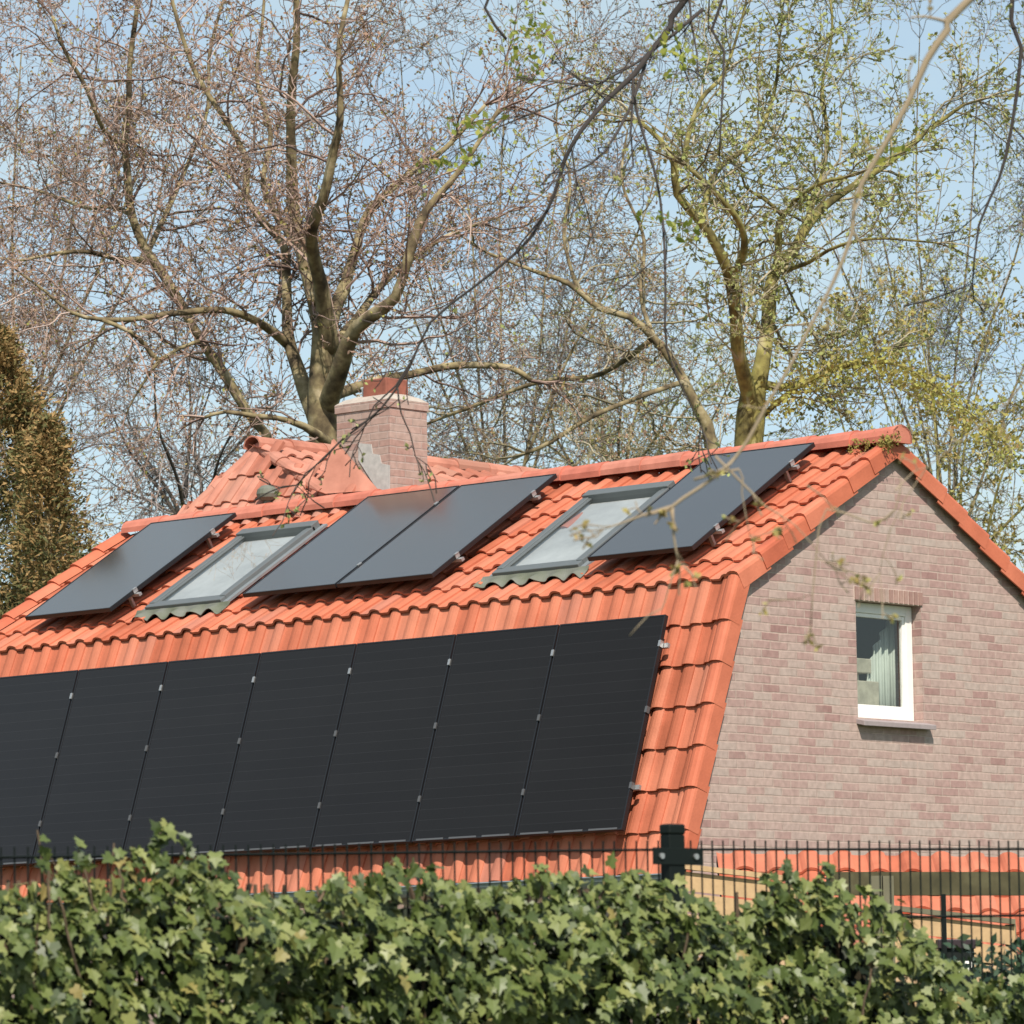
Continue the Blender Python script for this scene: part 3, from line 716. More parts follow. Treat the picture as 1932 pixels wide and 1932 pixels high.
for u_, ww, mt in ((1640, 22, WOODGR), (1664, 20, WOODGR)):
    a = at(u_, 1650, d_-.08); b_ = at(u_+ww, 1650, d_-.08)
    pm = MB(); pm.obox(V((a.x,a.y,0)), V((b_.x-a.x,b_.y-a.y,0)), -hb*.07, V((0,0,a.z-.01))); pm.build('post', mt, pg)
# far brace
a = at(1690,1742,d_-.02); b_ = at(1735,1800,d_-.02)
pm = MB(); pm.tube([at(1686,1722,d_+.1), at(1740,1830,d_+.1)], .045, 4); pm.build('brace', WOODG, pg)
a = at(1960,1650,d_); pm = MB(); pm.obox(V((a.x,a.y,0)), V((RT.x,RT.y,0)).normalized()*.09, hb*.07, V((0,0,a.z-.14))); pm.build('post', WOODG, pg)
# lamp/sign box on a thin pole
sgp = thing('sign_box', V((at(1790,1790,27).x, at(1790,1790,27).y, 0)), 'small dark box with worn white marks beside a thin dark pole, lower right', 'sign box')
a = at(1772,1790,27.0); b_ = at(1838,1790,27.0)
m = MB(); m.obox(a-V((0,0,.20)), b_-a, hb*.12, V((0,0,.20))); m.build('box', DARKM, sgp, bevel=.006)
m = MB(); m.obox(a-V((0,0,.0))-(b_-a)*.04-hb*.02, (b_-a)*1.08, hb*.16, V((0,0,.05))); m.build('lid', mat('lid', (.02,.008,.012), rough=.5), sgp, bevel=.004)
m = MB(); nn = -hb*.004
for (x0, x1, zt, zb) in ((.48,.60,.065,.085),(.53,.57,.085,.125),(.66,.70,.065,.135),(.70,.84,.065,.08),(.70,.84,.12,.135),(.79,.84,.10,.12),(.90,.94,.07,.10)):
    o_ = a + (b_-a)*x0 - V((0,0,zb)); m.obox(o_+nn, (b_-a)*(x1-x0), hb*.003, V((0,0,zb-zt)))
m.build('white_marks', WHITE, sgp)
m = MB(); q_ = at(1780,1680,27.0); m.tube([V((q_.x,q_.y,0)), V((q_.x,q_.y,q_.z-.02))], .012, 8); m.build('pole', DARKM, sgp)

# ------------------------------------------------------------------ wire mesh fence
ang = math.radians(40)
RH = V((RT.x,RT.y,0)).normalized(); DH = V((DIR.x,DIR.y,0)).normalized()
FD = RH*math.cos(ang) + DH*math.sin(ang)            # direction of the fence, to the right and away
FP = at(1258, 1603, 14.4)                           # top wire at the post
FN = FD.cross(V((0,0,1)))                           # fence plane normal
def fpt(u, v, off=0):
    p0 = FP - hn*off
    return hit(u, v, p0, FN)
hn = FN.normalized() if FN.dot(CAM-FP) < 0 else -FN.normalized()   # away from the camera
def fs(u, v): return (fpt(u, v)-FP).dot(FD)
TR = fpt(1932, 1602); TLp = fpt(742, 1609)
slR = (TR.z-FP.z)/((TR-FP).dot(FD)); slL = (TLp.z-FP.z)/((TLp-FP).dot(FD))
print('fence', FP, TR, slR, slL, (TR-FP).length)
def fence_panel(s0, s1, sl, label):
    t = thing('mesh_fence', FP+FD*((s0+s1)/2)-V((0,0,FP.z)), label, 'fence', 'black wire mesh fence panels')
    m = MB(); P = lambda s, dz, off=0: V((FP.x,FP.y,FP.z)) + FD*s + V((0,0,sl*s+dz)) + hn*off
    s = s0+.02
    k = 0
    while s < s1:
        m.tube([P(s,-1.95), P(s,-.9), P(s,.026)], .0027, 5); s += .0415
    m.build('vertical_wires', DARKM, t)
    h = MB(); z = 0
    while z > -1.95:
        for o in (-.0065, .0065): h.tube([P(s0,z,o), P(s1,z,o)], .0036, 5)
        z -= .2
    h.build('horizontal_wires', DARKM, t)
fence_panel(.03, 2.5, slR, 'black wire mesh fence panel right of the post, bare above the ivy')
fence_panel(-2.5, -.03, slL, 'black wire mesh fence panel left of the post, mostly buried in ivy')
def post(s, zt, label, sl):
    base = FP + FD*s; t = thing('fence_post', V((base.x,base.y,0)), label, 'fence post', 'fence posts')
    m = MB(); c = V((base.x,base.y,0)); o = c - FD*.03 - hn*.045
    m.obox(o, FD*.06, hn*.04, V((0,0,zt-.012))); m.build('post_tube', DARKM, t, bevel=.003)
    m = MB(); m.obox(o-FD*.002-hn*.002+V((0,0,zt-.0118)), FD*.064, hn*.044, V((0,0,.03))); m.build('cap', DARKM, t, bevel=.006)
    zc = FP.z+sl*s
    m = MB(); m.obox(V((c.x,c.y,zc-.045))-FD*.095-hn*.049, FD*.19, hn*.0035, V((0,0,.048)))
    m.build('clamp_plate', DARKM, t, bevel=.001)
    for k in (-.065, .065, 0):
        b = V((c.x,c.y,zc-.021 if k else zc-.085))+FD*k-hn*(.0495)
        m = MB(); m.tube([b, b-hn*.006], .0085, 10); m.build('bolt', ALU, t)
ZT = fpt(1262, 1568).z
post(0, ZT, 'black square steel fence post with clamp plate and bolts, standing above the ivy', 0)
post(2.52, ZT, 'black steel fence post at the right end of the mesh fence', slR)

# ------------------------------------------------------------------ ivy hedge
PR = [(-500,1690),(-60,1690),(0,1668),(60,1652),(150,1655),(235,1668),(270,1640),(330,1615),(380,1650),(420,1690),(500,1688),(570,1675),(620,1655),(700,1650),(740,1625),(800,1655),(870,1672),
      (940,1652),(1020,1640),(1100,1655),(1180,1650),(1240,1668),(1275,1712),(1330,1730),(1385,1712),(1430,1685),(1480,1655),(1550,1657),(1600,1685),(1640,1732),(1690,1785),(1750,1822),(1800,1845),(1850,1848),(1932,1842),(2300,1845)]
def prof_v(u):
    for (a, va), (b, vb) in zip(PR, PR[1:]):
        if a <= u <= b: return va + (vb-va)*(u-a)/(b-a)
    return PR[0][1] if u < PR[0][0] else PR[-1][1]
LEAF = [(0,0),(.30,-.12),(.48,.12),(.30,.30),(.46,.52),(.20,.62),(0,1.0),(-.20,.62),(-.46,.52),(-.30,.30),(-.48,.12),(-.30,-.12)]
def ivy_leaf(mb, c, n, t, s):
    # c base, n normal, t tip direction
    t = (t - n*t.dot(n)).normalized(); b = n.cross(t)
    sx = ru(.8,1.1); fold = ru(.05,.22); dr = ru(-.05,.25)
    vs = [c + t*(.32*s)]
    for (x, y) in LEAF:
        vs.append(c + b*(x*s*sx) + t*(y*s) + n*((abs(x)*fold - dr*y*y)*s))
    k = len(LEAF)
    mb.add(vs, [(0, i+1, (i+1)%k+1) for i in range(k)])
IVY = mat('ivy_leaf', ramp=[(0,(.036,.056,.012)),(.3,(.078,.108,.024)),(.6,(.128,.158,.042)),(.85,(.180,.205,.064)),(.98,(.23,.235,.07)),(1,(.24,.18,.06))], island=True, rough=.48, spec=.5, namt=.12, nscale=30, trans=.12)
hedge = thing('ivy_hedge', V((FP.x,FP.y,0))-hn*.2, 'dense green ivy hedge smothering the lower part of the wire fence', 'hedge')
lv = MB(); inner = MB(); stems = MB()
F0 = V((FP.x,FP.y,0))
def ndir(): return V((ru(-1,1),ru(-1,1),ru(-1,1)))
def sun_n():
    n = -hn*ru(.5,1.3) + V((0,0,ru(.1,1.1))) + ndir()*.65
    return n.normalized()
count = 0
s_lo = fs(-420,1900); s_hi = fs(2250,1900)
print('hedge', s_lo, s_hi)
def top_at(s):
    p = F0 + FD*s; q = p-CAM; u = CX + FPX*q.dot(RT)/q.dot(DIR)
    # solve u with height guess
    p2 = V((p.x,p.y,1.9)); q = p2-CAM; u = CX + FPX*q.dot(RT)/q.dot(DIR)
    return fpt(u, prof_v(u)).z
for i in range(19000):
    s = ru(s_lo, s_hi); zt = top_at(s)
    if rnd() < .80: z = zt - abs(random.gauss(0,.0)) - ru(0, .75)
    else: z = ru(.05, zt-.6)
    bul = .16 + .14*noise.noise(V((s*2.4, z*2.8, 3.3))) + .20*noise.noise(V((s*8.5,z*8.5,1)))
    edge = max(0, min(1, (zt-z)/.18))
    dep = (.05 + bul)*(.45+.55*edge)
    off = dep*(1 if rnd() < .62 else ru(.0,1))
    if rnd() < .16: off = -ru(0,.12)*edge
    z2 = z + ru(-.02,.012)
    c = F0 + FD*s - hn*(off+.02) + V((0,0,z2))
    ivy_leaf(lv, c, sun_n(), V((0,0,-1))+ndir()*.7, ru(.027,.054)*(1 if rnd()>.07 else 1.35))
# upright shoots with leaves
def shoot(u, v0, u1, v1, n, dep=.16):
    a = fpt(u, v0, dep); b_ = fpt(u1, v1, dep)
    pts = []; side = FD*ru(-.03,.03)
    for i in range(7):
        t = i/6; pts.append(a.lerp(b_, t) + side*math.sin(math.pi*t) + ndir()*.004)
    stems.tube(pts, [.005*(1-.6*i/6) for i in range(7)], 5)
    for i in range(int(n*1.3)):
        t = ru(.05,1.0); p = a.lerp(b_, t) + side*math.sin(math.pi*t) + FD*ru(-1,1)*.035*(1.25-t) - hn*ru(0,.03)
        ivy_leaf(lv, p, sun_n(), V((0,0,-.7))+ndir(), ru(.026,.048))
for a in ((98,1790,72,1566,16),(105,1760,150,1590,26),(150,1700,95,1620,22),(200,1750,215,1590,12),(280,1720,310,1550,34),(250,1700,250,1600,20),(330,1700,365,1605,22),(360,1700,400,1640,12),(300,1690,345,1580,14),
          (735,1700,745,1618,8),(1130,1700,1140,1632,8),(1020,1700,1015,1632,8),(1480,1720,1480,1632,18),(1540,1720,1555,1630,18),(1210,1700,1180,1640,9),(600,1700,640,1640,8),(1455,1700,1440,1650,8)):
    shoot(*a)
# stray woody stems
for a in ((100,1800,90,1640),(150,1850,110,1690),(235,1700,225,1640),(180,1720,160,1640),(1560,1932,1530,1880),(60,1900,75,1740),(850,1980,870,1800),(1270,1960,1300,1760),(1620,1950,1650,1800)):
    p = fpt(a[0],a[1],.2); q = fpt(a[2],a[3],.2)
    stems.tube([p.lerp(q,i/5)+ndir()*.006 for i in range(6)], .0035, 5)
for i in range(90):
    s = ru(s_lo, s_hi); zt = top_at(s); p = F0+FD*s+V((0,0,0)); z = 0; pts = [p.copy()]
    while z < zt-.1:
        z += .15; pts.append(F0+FD*(s+ru(-.05,.05))+V((0,0,z))+hn*ru(.0,.08))
    stems.tube(pts, .007, 4)
lv.build('leaves', IVY, hedge)
stems.build('stems', mat('ivy_stem', ramp=[(.3,(.06,.042,.025)),(.7,(.15,.10,.06))], nscale=12, rough=.9), hedge)
# core leaves stop see-through; the shade in gaps is painted into their colour
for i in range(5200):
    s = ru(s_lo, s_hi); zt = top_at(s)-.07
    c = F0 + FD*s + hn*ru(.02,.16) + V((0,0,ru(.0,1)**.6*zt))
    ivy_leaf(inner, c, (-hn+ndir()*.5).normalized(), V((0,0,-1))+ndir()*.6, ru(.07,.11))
inner.build('inner_leaves', mat('ivy_inner_shade', ramp=[(0,(.008,.013,.005)),(1,(.022,.032,.010))], island=True, rough=.6), hedge)

# ------------------------------------------------------------------ trees
def catmull(P, R, step):
    pts = []; rad = []
    n = len(P)
    for i in range(n-1):
        p0 = P[max(i-1,0)]; p1 = P[i]; p2 = P[i+1]; p3 = P[min(i+2,n-1)]
        k = max(2, int((p2-p1).length/step))
        for j in range(k):
            t = j/k
            q = .5*((2*p1)+(p2-p0)*t+(2*p0-5*p1+4*p2-p3)*t*t+(3*p1-p0-3*p2+p3)*t**3)
            pts.append(q); rad.append(R[i]+(R[i+1]-R[i])*t)
    pts.append(P[-1]); rad.append(R[-1])
    return pts, rad
class Tree:
    def __init__(s, seed, budr=(.012,.028), twig=.0034, bud_n=1.0, up=.03, dens=1.0):
        s.per = False; s.rs = .86; s.parts = []; s.rg = random.Random(seed); s.tr = MB(); s.br = MB(); s.bd = MB(); s.limbs = []
        s.budr = budr; s.twig = twig; s.bud_n = bud_n; s.up = up; s.dens = dens
    def rv(s):
        r = s.rg; return V((r.gauss(0,1), r.gauss(0,1), r.gauss(0,1)))
    def limb(s, spec, dist, spawn=1.0, dz=0, lscale=1.0, knots=True, r_end=None):
        # spec: (u, v, radius px, depth offset)
        P = [at(u, v, dist+(e[0] if e else 0)) for (u, v, r, *e) in spec]
        R = [r*(dist)/FPX*s.rs for (u, v, r, *e) in spec]
        pts, rad = catmull(P, R, .12)
        pts = [p + V((noise.noise(p*1.3), noise.noise(p*1.3+V((9,0,0))), noise.noise(p*1.3+V((0,9,0)))))*min(.06, rad[i]*.9) for i, p in enumerate(pts)]
        s.tr.tube(pts, [r*(1+.10*noise.noise(p*3)) for r, p in zip(rad, pts)], 9)
        s.limbs.append((pts, rad, spawn, lscale))
        return pts, rad
    def grow_all(s, L1=(1.0,2.6), gap=.30):
        for pts, rad, spawn, ls in s.limbs:
            if s.per:
                s.br = MB(); s.bd = MB(); s.parts.append((s.br, s.bd))
                s.br.tube(pts, rad, 14 if not s.parts[1:] else 8)
            if spawn <= 0: continue
            acc = 0; N = len(pts); nxt = s.rg.uniform(0, gap)
            for i in range(1, N):
                acc += (pts[i]-pts[i-1]).length; f = i/N
                if acc > nxt and f > .12:
                    nxt = acc + gap*s.rg.uniform(.4,1.6)/spawn
                    t = (pts[i]-pts[i-1]).normalized()
                    d = (t*.55 + s.rv()*.55 + V((0,0,s.up*.9))).normalized()
                    L = s.rg.uniform(*L1)*ls*(1.1-.45*f)
                    s.grow(pts[i], d, L, min(rad[i]*.5, .0075*L+.004), 1)
            # the limb's own tip bursts into branches
            t = (pts[-1]-pts[-4]).normalized()
            for _ in range(3): s.grow(pts[-1], (t+s.rv()*.35).normalized(), s.rg.uniform(*L1)*.6*ls, rad[-1]*.8, 1)
    def grow(s, p, d, L, r, lvl):
        rg = s.rg; n = max(3, int(L/(.16 if lvl < 2 else .09))); st = L/n
        pts = [p.copy()]; rad = [r]
        tip = s.twig if lvl > 1 else s.twig*1.3
        up = s.up*(.5 if lvl < 3 else .2)
        for i in range(n):
            d = (d + s.rv()*(.23 if lvl < 3 else .18) + V((0,0,up*.35))).normalized()
            p = p + d*st; pts.append(p.copy()); rad.append(r+(tip-r)*((i+1)/n))
        s.br.tube(pts, rad, 4 if lvl == 1 else 3, cap=False)
        if lvl == 1: cnt = int(L*5.3*s.dens+1); lo = .12
        elif lvl == 2: cnt = int(L*7.6*s.dens+1); lo = .08
        else: cnt = 0
        for k in range(cnt):
            f = rg.uniform(lo, 1); i = min(n-1, int(f*n)); q = pts[i].lerp(pts[i+1], f*n-i)
            t = (pts[i+1]-pts[i]).normalized(); side = t.cross(s.rv()).normalized()
            dd = (t*rg.uniform(.4,1.0) + side*rg.uniform(.6,1.1) + V((0,0,up*.4))).normalized()
            s.grow(q, dd, L*rg.uniform(.28,.55)*(1.15-.5*f), max(rad[i]*.6, s.twig), lvl+1)
        if lvl >= 2:
            for k in range(int(len(pts)*s.bud_n*rg.uniform(.3,1.2))):
                i = rg.randrange(1, len(pts)); s.bud(pts[i])
            s.bud(pts[-1])
    def bud(s, p):
        rg = s.rg; z = rg.uniform(*s.budr); a = s.rv().normalized(); b = a.cross(s.rv()).normalized()*.6
        p = p + a*z*.6
        s.bd.add([p-a*z, p+b*z, p+a*z, p-b*z], [(0,1,2,3)])
    def finish(s, name, base, label, cat, group, bark, twigm, budm):
        t = thing(name, V((base.x, base.y, 0)), label, cat, group)
        if s.per:
            for i, (b, d) in enumerate(s.parts):
                o = b.build('trunk' if i == 0 else 'limb', bark if i == 0 else twigm, t, smooth=True)
                if d.f:
                    q = d.build('buds', budm, None); q.parent = o
        else:
            s.tr.build('trunk', bark, t, smooth=True)
            s.br.build('branches', twigm, t)
            if s.bd.f: s.bd.build('buds', budm, t)
        print(name, len(s.tr.f), len(s.br.f), len(s.bd.f))
        return t
BARK1 = mat('bark_brown', ramp=[(.32,(.07,.05,.028)),(.46,(.16,.12,.065)),(.56,(.23,.185,.095)),(.70,(.32,.265,.17))], nscale=5.5, namt=.3, rough=.95, bump=.8, bscale=14)
BARK2 = mat('bark_mossy', ramp=[(.32,(.07,.058,.022)),(.46,(.16,.135,.042)),(.56,(.23,.205,.06)),(.70,(.28,.24,.13))], nscale=5.5, namt=.3, rough=.95, bump=.8, bscale=14)
BARKD = mat('bark_dark', ramp=[(.3,(.025,.020,.018)),(.6,(.05,.04,.03)),(.8,(.10,.085,.045))], nscale=2.6, rough=.95, bump=.6, bscale=18)
TWP = mat('twig_pinkish', ramp=[(0,(.11,.07,.058)),(.4,(.25,.165,.135)),(.8,(.37,.26,.21)),(1,(.46,.35,.30))], island=True, rough=.9)
TWO = mat('twig_olive', ramp=[(0,(.09,.075,.04)),(.4,(.21,.175,.10)),(.8,(.31,.26,.17)),(1,(.40,.35,.25))], island=True, rough=.9)
TWG = mat('twig_grey', ramp=[(0,(.08,.065,.06)),(.5,(.18,.15,.14)),(1,(.30,.26,.24))], island=True, rough=.9)
BUP = mat('buds_pink', ramp=[(0,(.26,.14,.09)),(.5,(.38,.24,.17)),(.85,(.34,.25,.10)),(1,(.30,.31,.07))], island=True, rough=.8, trans=.25)
BUG = mat('buds_green', ramp=[(0,(.25,.24,.08)),(.4,(.33,.36,.12)),(.8,(.40,.44,.15)),(1,(.45,.38,.24))], island=True, rough=.8, trans=.3)
BUY = mat('buds_golden', ramp=[(0,(.32,.22,.08)),(.5,(.42,.33,.11)),(1,(.42,.42,.13))], island=True, rough=.8, trans=.3)

c7 = lambda L: [(x/2.021, y/2.021, r, *e) for (x, y, r, *e) in L]
c8 = lambda L: [(976+x/2.021, y/2.021, r, *e) for (x, y, r, *e) in L]
c2 = lambda L: [(603.7+x/2.954, 654+y/2.954, r, *e) for (x, y, r, *e) in L]

D1 = 50.0
T = Tree(11, bud_n=.55)
T.limb([(604,2110,50),(606,1500,42),(608,1000,36),(612,800,33),(612,700,31),(612,620,25)], D1, 0)
T.limb([(612,640,24),(604,580,21,.2),(583,510,18,.4),(560,430,16,.6),(550,350,13,.7),(548,250,11,.5),(556,120,9,.2),(560,-40,7)], D1)
T.limb(c7([(1260,1330,26),(1235,1200,20,-.2),(1210,1030,15,-.5),(1200,880,13,-.9),(1230,760,11,-1.2),(1275,580,10,-1.4),(1300,460,8,-1.5),(1290,200,6,-1.5),(1330,-20,5,-1.4)]), D1)
T.limb(c7([(1255,1560,24),(1300,1400,20,-.4),(1350,1270,16,-.7),(1440,1190,14,-1.),(1515,1130,12,-1.2),(1550,1000,11,-1.3),(1600,850,10,-1.3),(1650,770,8,-1.2),(1760,640,6,-1.2),(1900,420,4,-1)]), D1)
T.limb(c7([(1260,1230,20),(1330,1050,12,.5),(1370,930,11,.8),(1420,800,10,1.),(1550,665,8,1.2),(1700,560,6,1.3),(1850,400,4,1.3)]), D1)
T.limb(c7([(1215,1600,20),(1165,1480,17,.3),(1115,1310,14,.6),(1085,1100,11,.9),(1080,940,10,1.1),(1010,860,9,1.2),(945,745,8,1.3),(950,620,8,1.4),(880,480,7,1.5),(760,300,6,1.6),(700,150,5,1.6),(650,-20,4,1.6)]), D1)
T.limb(c7([(1110,1320,12,.6),(980,1225,9,.2),(850,1180,8,-.2),(700,1190,7,-.5),(510,1215,6,-.8),(380,1215,5,-1),(270,1190,4,-1.2),(170,1110,3,-1.2),(60,1030,2,-1.2)]), D1, .9, lscale=.8)
T.limb(c7([(390,1218,5,-1),(500,1265,5,-.9),(560,1320,6,-.8),(605,1372,6,-.8),(680,1330,4,-.6),(760,1300,4,-.6)]), D1, .7, lscale=.5)
T.limb(c7([(610,1370,5,-.8),(560,1440,3,-.8),(510,1520,2,-.8),(480,1580,1.5,-.8)]), D1, .5, lscale=.35)
T.limb(c7([(1260,1690,14,-.4),(1160,1620,8,-.8),(1060,1595,6,-1),(980,1590,6,-1.2),(860,1570,4,-1.3),(780,1590,4,-1.3)]), D1, .8, lscale=.5)
T.limb(c7([(1300,1290,12),(1390,1170,9,.6),(1450,1090,8,1),(1530,1010,7,1.2),(1700,900,5,1.5),(1900,830,3,1.6)]), D1)
T.limb(c2([(60,290,14),(250,200,11,.5),(500,150,9,.8),(760,100,8,1),(1060,112,7,1.1),(1180,190,5,1.1)]), D1, .7, lscale=.6)
T.limb(c7([(1200,1150,12),(1130,950,9,1.5),(1060,840,8,1.8),(1000,700,7,2),(1030,520,6,2.2),(980,300,5,2.3),(1000,100,4,2.3),(1010,-30,3,2.3)]), D1)
T.grow_all(L1=(.8,2.1), gap=.17)
T.finish('bare_tree', at(604,2110,D1), 'large bare tree with a thick forking trunk right behind the chimney', 'tree', 'bare trees behind the house', BARK1, TWP, BUP)

T = Tree(12, bud_n=.6)
D = 53.0
T.limb(c7([(1130,1900,12,),(1040,1690,11),(940,1560,11),(850,1420,11),(760,1290,11),(700,1170,11),(620,1040,11),(560,960,11),(510,830,10),(480,640,9),(470,540,8),(490,400,7),(500,200,6),(525,-20,5)]), D, 1.1)
T.limb(c7([(555,985,8),(450,985,6,-.4),(320,960,5,-.8),(190,970,4,-1),(60,992,3,-1.2),(-80,960,2,-1.2)]), D, 1.1)
T.limb(c7([(505,820,7),(420,790,5,.5),(330,790,5,.9),(240,760,4,1.3),(120,720,3,1.5),(-20,690,3,1.6)]), D, 1.1)
T.limb(c7([(475,560,7),(400,500,5,-.5),(330,340,5,-.8),(250,200,4,-1),(200,60,3,-1)]), D, 1.1)
T.limb(c7([(560,960,7),(640,800,6,.8),(720,620,5,1.2),(790,420,4,1.4),(800,200,4,1.5),(860,-20,3,1.5)]), D, 1.1)
T.limb([(640,2110,34),(600,1500,26),(562,950,13)], D, 0)
T.grow_all(L1=(.8,2.2), gap=.14)
T.finish('bare_tree', at(640,2110,D), 'bare tree whose long slanting limb leans to the upper left, left of the thick trunk', 'tree', 'bare trees behind the house', BARK1, TWP, BUP)

D2 = 48.0
T = Tree(21, budr=(.014,.034), bud_n=1.1)
T.limb(c8([(895,4200,46),(893,2400,40),(890,1700,34),(890,1550,30),(905,1450,25)]), D2, 0)
T.limb(c8([(905,1500,22),(935,1380,18),(948,1250,16,.3),(958,1120,15,.4),(985,1035,14,.5),(1045,965,12,.6),(1090,880,11,.7),(1170,790,9,.9),(1300,695,8,1),(1420,610,7,1.1),(1560,500,5,1.2),(1700,400,4,1.2)]), D2)
T.limb(c8([(890,1560,20),(862,1420,17,-.2),(835,1260,15,-.5),(812,1060,13,-.8),(755,935,11,-1),(695,850,10,-1.1),(610,745,9,-1.2),(600,620,8,-1.3),(545,530,6,-1.3),(450,450,4,-1.3)]), D2)
T.limb(c8([(815,1060,9,-.8),(862,950,8,-1.2),(835,840,7,-1.5),(745,725,6,-1.7),(650,630,5,-1.8)]), D2, .8, lscale=.7)
T.limb(c8([(985,1040,9,.5),(996,940,9,.4),(998,850,8,.3),(1010,820,5,.3),(940,760,4,.2),(870,715,3,.1),(850,630,2,0)]), D2, .7, lscale=.6)
T.limb(c8([(1005,830,5,.3),(1080,745,5,0),(1180,690,4,-.3),(1290,665,3,-.5),(1420,600,2,-.6)]), D2, .8, lscale=.7)
T.limb(c8([(1015,1035,7,.5),(1110,1000,5,0),(1180,955,4,-.3),(1270,925,4,-.6),(1400,910,3,-.9),(1600,925,2,-1.1)]), D2, .9, lscale=.7)
T.limb(c8([(640,600,6,-1.3),(655,500,5,-1),(700,380,5,-.8),(780,290,4,-.6),(830,160,3,-.5),(870,20,3,-.5)]), D2)
T.limb(c8([(1090,880,8,.7),(1150,720,6,1.4),(1180,520,5,1.8),(1160,330,4,2),(1200,120,3,2),(1190,-30,3,2)]), D2)
T.limb(c8([(900,1480,14),(1020,1470,8,.8),(1120,1440,5,1.2),(1230,1400,4,1.6),(1400,1330,3,2)]), D2, .9, lscale=.6)
T.limb(c8([(700,850,7,-1.1),(760,650,6,-.2),(900,540,5,.2),(980,350,4,.4),(1000,150,3,.4)]), D2)
T.limb([(1425,800,8,.2),(1500,735,5,.0),(1600,690,4,0),(1700,690,3,0),(1800,755,2,0),(1900,840,1.2,0)], D2, 1.2, lscale=.5)
T.grow_all(L1=(.8,2.0), gap=.17)
def leaf_cloud(T, pts, d, n, sp, sz, dep=.5):
    m = MB(); rg = T.rg
    for _ in range(n):
        f = rg.uniform(0, len(pts)-1.001); i = int(f); t = f-i; (u0, v0), (u1, v1) = pts[i], pts[i+1]
        c = at(u0+(u1-u0)*t+rg.gauss(0,sp), v0+(v1-v0)*t+rg.gauss(0,sp*.7)+sp*.3, d+rg.gauss(0,dep))
        z = rg.uniform(*sz); a = T.rv().normalized(); b = a.cross(T.rv()).normalized()*.55
        m.add([c-a*z, c+b*z, c+a*z, c-b*z], [(0,1,2,3)])
    return m
T.lc = [leaf_cloud(T, ((1450,770),(1540,700),(1650,670),(1740,720),(1820,770),(1900,850)), D2, 2600, 24, (.014,.036))]
tt = T.finish('budding_tree', at(1418,2110,D2), 'mossy forked tree with fresh green buds, behind the roof ridge near the gable', 'tree', 'budding trees behind the house', BARK2, TWO, BUG)
T.lc[0].build('young_leaves', mat('leaf_golden', ramp=[(0,(.24,.20,.05)),(.4,(.38,.33,.08)),(.8,(.42,.44,.10)),(1,(.36,.22,.09))], island=True, rough=.7, trans=.35), tt)

D3 = 56.0
T = Tree(31, bud_n=.8); T.rs = .66
T.limb(c8([(770,4200,34),(760,2200,27),(740,1690,20),(690,1560,16),(600,1385,14),(520,1290,12),(430,1210,10),(320,1180,9),(200,1085,8),(60,1030,6),(-120,960,4)]), D3, 1.1)
T.limb(c8([(505,1300,9),(380,1390,8,.5),(280,1440,8,.8),(120,1450,7,1),(0,1480,6,1.2),(-200,1560,6,1.3),(-350,1620,4,1.3)]), D3, 1)
T.limb(c8([(640,1450,8),(450,1520,7,-.6),(280,1590,7,-1),(120,1690,6,-1.3),(30,1730,5,-1.3)]), D3, 1)
T.limb(c8([(520,1290,8),(470,1120,6,1),(480,900,5,1.4),(400,700,4,1.7),(420,500,3,1.8)]), D3, 1)
T.limb(c8([(230,1100,6),(180,900,5,.5),(200,680,4,.8),(150,480,3,1),(180,250,3,1)]), D3, 1)
T.grow_all(L1=(.9,2.2), gap=.26)
T.finish('bare_tree', at(1352,2110,D3), 'thinner brown tree reaching left over the ridge, between the chimney and the forked tree', 'tree', 'bare trees behind the house', BARK1, TWO, BUP)

# crowns of trees standing farther off
def back_tree(seed, u, ubase, vtop, d, label, bark, tw, bu, name='bare_tree', n=7, spread=200, group='trees standing farther off', budn=.7, dens=1.0, r0=22, vfork=1000, L1=(.9,2.2), gap=.3, budr=(.012,.028)):
    T = Tree(seed, bud_n=budn, dens=dens, budr=budr, twig=.0040); rg = T.rg
    T.limb([(ubase,2110,r0),(ubase+(u-ubase)*.5,1500,r0*.8),(u,vfork,r0*.6)], d, 0)
    for i in range(n):
        f = (i+.5)/n*2-1; vt = vtop + abs(f)*rg.uniform(60,200) + rg.uniform(-40,40); ut = u + f*spread*rg.uniform(.8,1.2); o = rg.uniform(-1.8,1.8)
        v0 = vfork + rg.uniform(-60,120)
        T.limb([(u,v0,r0*.45),(u+f*spread*.3+rg.uniform(-15,15),v0+(vt-v0)*.33,r0*.32,o*.4),(u+f*spread*.65+rg.uniform(-20,20),v0+(vt-v0)*.66,r0*.22,o*.8),(ut,vt,r0*.12,o)], d)
    T.grow_all(L1=L1, gap=gap)
    return T.finish(name, at(ubase,2110,d), label, 'tree', group, bark, tw, bu)
back_tree(41, 350, 350, 700, 62, 'small bare tree low between the conifer and the orange roof', BARKD, TWG, BUP, n=7, spread=190, r0=13, vfork=960, budn=.3)
back_tree(42, 960, 960, 80, 70, 'pale bare tree far behind the middle of the roof', BARK1, TWG, BUP, n=7, spread=440, r0=9, vfork=1000, budn=.6, gap=.62, L1=(1.6,3.2))
back_tree(43, 1800, 1800, 640, 60, 'tree with golden green buds behind the gable peak', BARK2, TWO, BUY, name='budding_tree', n=6, spread=330, r0=11, vfork=1150, budn=1.2, gap=.6, group='budding trees behind the house', budr=(.016,.042))
back_tree(44, 1790, 1800, 60, 74, 'pale tree far off at the right edge, seen through other twigs', BARK1, TWG, BUG, n=6, spread=400, r0=9, vfork=1000, budn=1.2, gap=.62, L1=(1.6,3.0))
